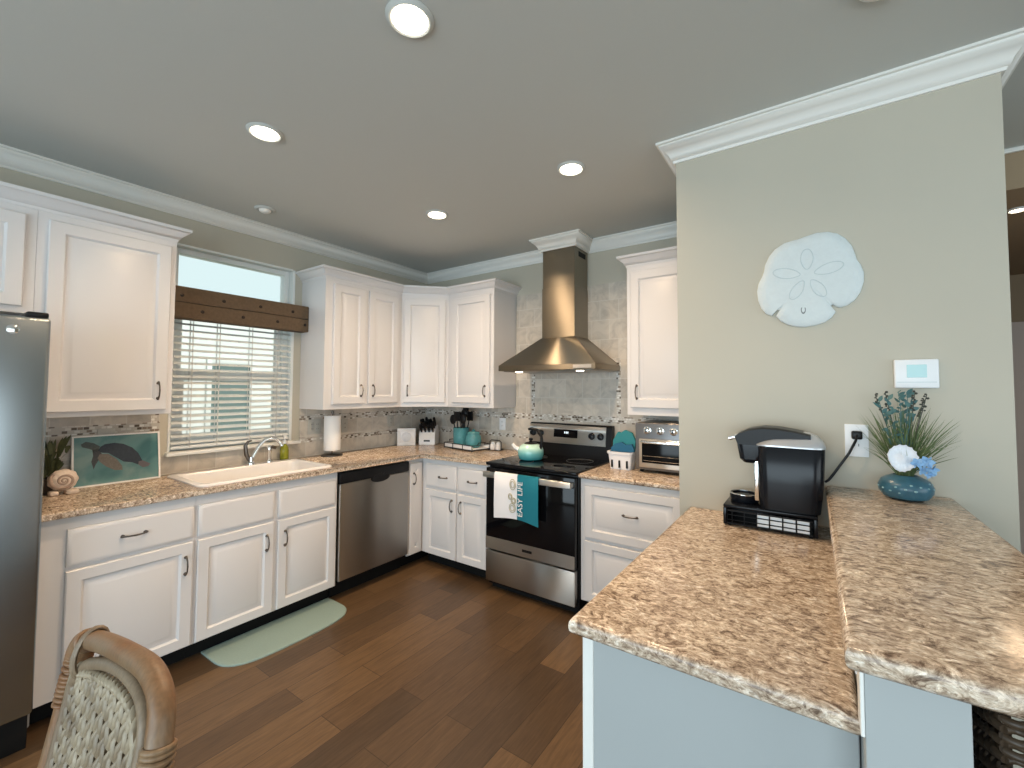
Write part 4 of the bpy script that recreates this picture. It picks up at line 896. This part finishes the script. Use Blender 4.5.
# flower vase on the bar
vs = thing('shell_vase', 'blue-green vase of grasses with a white scallop shell on the bar', 'vase', (3.622, -1.165, 1.0795))
VX, VY, VZ = 3.622, -1.165, 1.0795
mb = MB(); mb.lathe([(.042, 0), (.062, .008), (.074, .028), (.076, .045), (.066, .066), (.042, .080), (.034, .083), (.030, .075)], (VX, VY, VZ), 32); vb = obj('vase_body', mb, mat('teal_blue_glaze', (.04, .12, .17), .28, var=.5, vscale=35), vs)
vdot = mat('pale_dot_glaze', (.25, .42, .46), .3)
for k_ in range(30):
    a = k_*2.4; zz = .014+.058*((k_*11) % 30)/30; prof = .074 - abs(zz-.04)*.45
    mb = MB(); mb.ball((VX+prof*math.cos(a), VY+prof*math.sin(a), VZ+zz), .0060, 8, 6, (1, 1, .6)); obj('raised_dot', mb, vdot, vb)
mb = MB()
for i in range(260):
    a = random.uniform(0, 2*PI); sp_ = random.uniform(.02, .16)*(1 if random.random() < .75 else 1.15); h = random.uniform(.10, .29) * (1-.25*sp_/.16)
    b = (VX+random.uniform(-.02, .02), VY+random.uniform(-.02, .02), VZ+.075)
    t_ = (VX+sp_*math.cos(a)*1.0, min(YW-.012, VY+sp_*.62*math.sin(a)), VZ+.08+h)
    leaf(mb, b, t_, random.uniform(.0010, .0022), (0, 0, random.uniform(.0, .025)))
relabel(obj('grass_blades', mb, 'leaf', vs, 60), 'thin green grass blades')
mb = MB(); mb2 = MB()
for i in range(5):
    bx, bz = VX-.058+i*.021+random.uniform(-.01, .01), random.uniform(.22, .30)
    st = [Vector((VX-.005, VY, VZ+.075)).lerp(Vector((bx, VY-.02+random.uniform(-.03, .03), VZ+.08+bz)), q/6) for q in range(7)]
    mb.tube(st, .0013, 5)
    for q in range(16):
        c = st[0].lerp(st[-1], .42+.58*q/15); leaf(mb, c, c+Vector((random.uniform(-.026, .026), random.uniform(-.015, .01), random.uniform(.004, .022))), .0075)
relabel(obj('eucalyptus_leaves', mb, 'leaf_blue', vs, 60), 'blue-green rounded leaves'); mb2.bm.free()
mb = MB()
for bx, bz in ((-.078, .285), (-.050, .292), (.030, .295), (.052, .27), (.060, .285)):
    top = Vector((VX+bx, VY-.02, VZ+.08+bz)); b = Vector((VX, VY, VZ+.08)); mb.tube([b, b.lerp(top, .5), top], .0013, 5)
    for q in range(10): mb.ball(b.lerp(top, .78+.22*q/9)+Vector((random.uniform(-.006, .006), random.uniform(-.005, .005), 0)), random.uniform(.003, .005), 7, 5)
relabel(obj('bud_sprigs', mb, 'bud', vs), 'dark bud sprigs')
shc = Vector((3.608, -1.250, VZ+.150))
def scallop(inner):
    rg = []; nrm = Vector((.22, -1, .25)).normalized(); uu = Vector((1, .2, -.30)).normalized(); uu = (uu-nrm*uu.dot(nrm)).normalized(); vv = nrm.cross(uu)*-1
    if vv.z < 0: vv = -vv
    for s, d in ((.05, .0), (.35, .013), (.7, .018), (.92, .012), (1, .004)):
        pts = []
        for i in range(48):
            a = 2*PI*i/48; rip = 1+.035*math.cos(a*16)*s; yy = math.sin(a)
            pts.append(shc + uu*(.042*s*rip*math.cos(a)*(1-.25*max(0, -yy))) + vv*(.046*s*rip*yy) - nrm*(d - .004*math.cos(a*16)*s*.5))
        rg.append(pts)
    back = [[p - nrm*.004 for p in r] for r in rg[::-1]]
    return rg + back
mb = MB(); mb.rings(scallop(0)); relabel(obj('scallop_shell', mb, 'shell_white', vs, 60), 'white scallop shell')
mb = MB()
for cx_, cz_, s in ((.022, .135, 1), (.046, .142, 1.1), (.058, .118, .95), (.034, .112, .8), (.052, .100, .75)):
    for k_ in range(6):
        a = k_*PI/3; c = Vector((VX+cx_, VY-.075, VZ+cz_)); leaf(mb, c, c+Vector((.02*s*math.cos(a), -.006, .02*s*math.sin(a))), .008*s)
relabel(obj('blue_flowers', mb, 'blue_flower', vs, 60), 'small blue flowers')

# half-round floor mat
fm = thing('floor_mat', 'teal half-oval mat on the floor before the sink cabinet', 'mat', (.66, -1.78, 0))
def mat_pts(ins):
    pts = [(.545+ins, -2.155+ins), (.545+ins, -1.405-ins)]
    cx_, cy_ = .62, -1.78
    for i in range(25):
        a = PI/2 - PI*i/24; e_ = .5
        x = cx_ + (.262-ins)*math.copysign(abs(math.cos(a))**e_, math.cos(a)); y = cy_ + (.375-ins)*math.copysign(abs(math.sin(a))**.62, math.sin(a)); pts.append((x, y))
    return pts
mb = MB(); mb.rings([[(x, y, z) for x, y in mat_pts(i)] for i, z in ((0, .0006), (0, .007), (.004, .010), (.012, .0105))]); obj('mat_pad', mb, 'mat', fm, 50)

# ------------------------------------------------------------------ rattan dining chair in the foreground
ch = thing('rattan_chair', 'rattan armless dining chair with woven seagrass back, nearest the viewer', 'chair', (2.27, -3.15, 0))
LEAN = .18
def cb(x, z, d=0): return Vector((x, -2.915 + (z-.93)*LEAN - d, z))    # the leaning plane of the back
def smooth_pts(ctrl, n=8):
    out = []
    P = [Vector(p) for p in ctrl]; P = [2*P[0]-P[1]] + P + [2*P[-1]-P[-2]]
    for i in range(1, len(P)-2):
        for k_ in range(n):
            t = k_/n; a, b, c_, d_ = P[i-1], P[i], P[i+1], P[i+2]
            out.append(.5*((2*b) + (c_-a)*t + (2*a-5*b+4*c_-d_)*t*t + (3*b-a-3*c_+d_)*t**3))
    out.append(P[-2]); return out
rail = [(2.045, .02), (2.045, .45), (2.046, .70), (2.044, .86), (2.052, .902), (2.083, .922), (2.173, .943), (2.296, .963), (2.402, .974), (2.463, .964), (2.491, .944), (2.503, .916), (2.513, .872), (2.515, .70), (2.512, .45), (2.51, .02)]
mb = MB(); mb.tube(smooth_pts([cb(x, z) if z > .4 else Vector((x, -2.915+(.45-.93)*LEAN + (.45-z)*.12, z)) for x, z in rail]), .0185, 14); obj('back_frame', mb, 'rattan', ch, 60)
inner = [(2.075, .48), (2.072, .80), (2.085, .855), (2.114, .884), (2.162, .905), (2.252, .931), (2.34, .943), (2.406, .940), (2.44, .927), (2.460, .906), (2.468, .87), (2.470, .76), (2.470, .62), (2.470, .48)]
mb = MB(); mb.tube(smooth_pts([cb(x, z, .004) for x, z in inner]), .0115, 12); obj('inner_rail', mb, 'rattan_grey', ch, 60)
def wrap(c0, c1, r, n, name='binding'):
    c0, c1 = Vector(c0), Vector(c1); mb = MB(); d = (c1-c0).normalized(); s1 = d.orthogonal().normalized(); s2 = d.cross(s1)
    for k_ in range(n):
        c_ = c0.lerp(c1, k_/(n-1)); mb.tube([c_ + r*(math.cos(2*PI*i/16)*s1*1.0 + math.sin(2*PI*i/16)*s2) for i in range(16)], (c1-c0).length/(n-1)*.55, 6, closed=True)
    return obj(name, mb, 'rattan_wrap', ch, 60)
def wrap_along(ctrl, i0, i1, r, step):
    pts = smooth_pts(ctrl)[i0:i1]; mb = MB()
    for a, b in zip(pts, pts[1:]):
        d = (b-a).normalized(); s1 = d.orthogonal().normalized(); s2 = d.cross(s1); n = max(1, int((b-a).length/step))
        for q in range(n):
            c_ = a.lerp(b, q/n); mb.tube([c_ + r*(math.cos(2*PI*i/14)*s1 + math.sin(2*PI*i/14)*s2) for i in range(14)], step*.55, 6, closed=True)
    return obj('binding', mb, 'rattan_wrap', ch, 60)
railp = [cb(x, z) for x, z in rail if z > .4]
wrap_along(railp, 12, 33, .0200, .0078)
wrap_along(railp, 85, 90, .0200, .008)
for k_ in range(2):
    x_ = 2.098+k_*.011; zo, zi = .928+k_*.004, .878+k_*.008; mb = MB(); zc, hz = (zo+zi)/2, (zo-zi)/2+.0215
    mb.tube([cb(x_, zc+hz*math.sin(2*PI*i/20), .024*math.cos(2*PI*i/20)) for i in range(20)], .0042, 6, closed=True)
    obj('binding', mb, 'rattan_grey', ch, 60)
# woven panel: rows of short plaited strands
mb = MB()
PT = [(2.06, .830), (2.09, .866), (2.126, .883), (2.212, .904), (2.295, .918), (2.361, .922), (2.407, .917), (2.432, .899), (2.446, .871), (2.46, .83)]
def panel_top(x):
    for (xa, za), (xb, zb) in zip(PT, PT[1:]):
        if x <= xb: return za+(zb-za)*(x-xa)/(xb-xa)-.008
    return PT[-1][1]-.008
cols = 19; px0, px1 = 2.072, 2.450
for ci in range(cols):
    x = px0 + (px1-px0)*(ci+.5)/cols; zt = panel_top(x); z = .47; rj = 0; wdt = (px1-px0)/cols
    while z < zt-.005:
        s_ = 1 if ci % 2 else -1; z2 = min(z+.048, zt)
        off = wdt*random.uniform(.25, .42)*s_
        p = [cb(x-off, z-.004, -.004), cb(x-off*.4, z+(z2-z)*.3, .006), cb(x+off*.4, z+(z2-z)*.7, .007), cb(x+off, z2+.006, -.003)]
        mb.tube(p, [.0034, .0056, .0056, .0034], 6)
        z += random.uniform(.027, .031)
sg = obj('woven_back', mb, 'seagrass', ch, 60)
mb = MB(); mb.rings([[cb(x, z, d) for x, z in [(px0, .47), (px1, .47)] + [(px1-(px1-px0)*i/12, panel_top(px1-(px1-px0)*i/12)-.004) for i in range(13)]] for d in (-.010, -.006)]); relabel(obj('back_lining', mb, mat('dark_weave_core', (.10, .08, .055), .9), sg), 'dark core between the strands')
mb = MB(); edge = [cb(px0+(px1-px0)*i/24, panel_top(px0+(px1-px0)*i/24)+.004, .006) for i in range(25)]
edge = [cb(px0-.004, .48, .006)] + edge + [cb(px1+.004, .82, .006), cb(px1+.006, .48, .006)]
for k_ in range(2):
    tw = []; 
    for i, p_ in enumerate(smooth_pts(edge, 5)): a = i*.55+k_*PI; tw.append(p_+Vector((0, .0045*math.cos(a), .0045*math.sin(a))))
    mb.tube(tw, .0058, 6)
obj('braided_edge', mb, 'seagrass', sg, 60)
mb = MB(); mb.rings([rrect(2.03, 2.49, -3.42, -2.99, .06, .42), rrect(2.02, 2.50, -3.43, -2.985, .07, .445), rrect(2.04, 2.48, -3.41, -3.0, .06, .462)]); obj('seat', mb, 'seagrass', ch)
mb = MB(); mb.tube([(2.02, -2.995, .41), (2.50, -2.995, .41), (2.50, -3.42, .41), (2.02, -3.42, .41)], .018, 10, closed=True); obj('seat_frame', mb, 'rattan', ch)
for x in (2.035, 2.485):
    mb = MB(); mb.tube([(x, -3.40, .41), (x, -3.415, .2), (x, -3.42, .001)], [.02, .019, .017], 12); obj('leg', mb, 'rattan', ch)
mb = MB()
for x in (2.03, 2.49): mb.tube([(x, -2.985, .18), (x, -3.413, .18)], .011, 8)
mb.tube([(2.03, -3.2, .18), (2.49, -3.2, .18)], .011, 8); obj('stretcher', mb, 'rattan', ch)

# dark wicker bar stool tucked under the bar top
bs = thing('wicker_stool', 'dark brown wicker bar stool under the bar overhang', 'stool', (3.82, -2.02, 0))
mb = MB()
SX0, SX1, SY0, SY1 = 3.58, 3.96, -2.26, -1.82
for row in range(32):
    z = .62 + row*.0118; 
    for (ax, ay, bx_, by_) in ((SX0, SY0, SX1, SY0), (SX0, SY0, SX0, SY1)):
        n_ = 15; pts = []
        L_ = math.hypot(bx_-ax, by_-ay); nx_, ny_ = -(by_-ay)/L_, (bx_-ax)/L_
        for i in range(n_*4+1):
            t = i/(n_*4); wv = .006*math.sin(t*n_*PI+(row % 2)*PI); pts.append((ax+(bx_-ax)*t+nx_*wv, ay+(by_-ay)*t+ny_*wv, z+.003*math.sin(t*9+row)))
        mb.tube(pts, .0062, 6)
obj('woven_side', mb, 'dark_wicker', bs, 60)
mb = MB(); mb.rings([rrect(SX0+.012, SX1-.012, SY0+.012, SY1-.012, .03, .60), rrect(SX0+.012, SX1-.012, SY0+.012, SY1-.012, .03, .66)]); obj('seat', mb, 'dark_wicker', bs)
mb = MB(); mb.tube([(SX1, SY0, 1.018), (SX0, SY0, 1.018), (SX0, SY1, 1.018)], .013, 8); obj('top_rail', mb, 'dark_wicker', bs)
for x in (SX0+.03, SX1-.03):
    for y in (SY0+.03, SY1-.03):
        mb = MB(); mb.tube([(x, y, .60), (x, y, .0005)], [.019, .015], 10); obj('leg', mb, 'dark_wicker', bs)
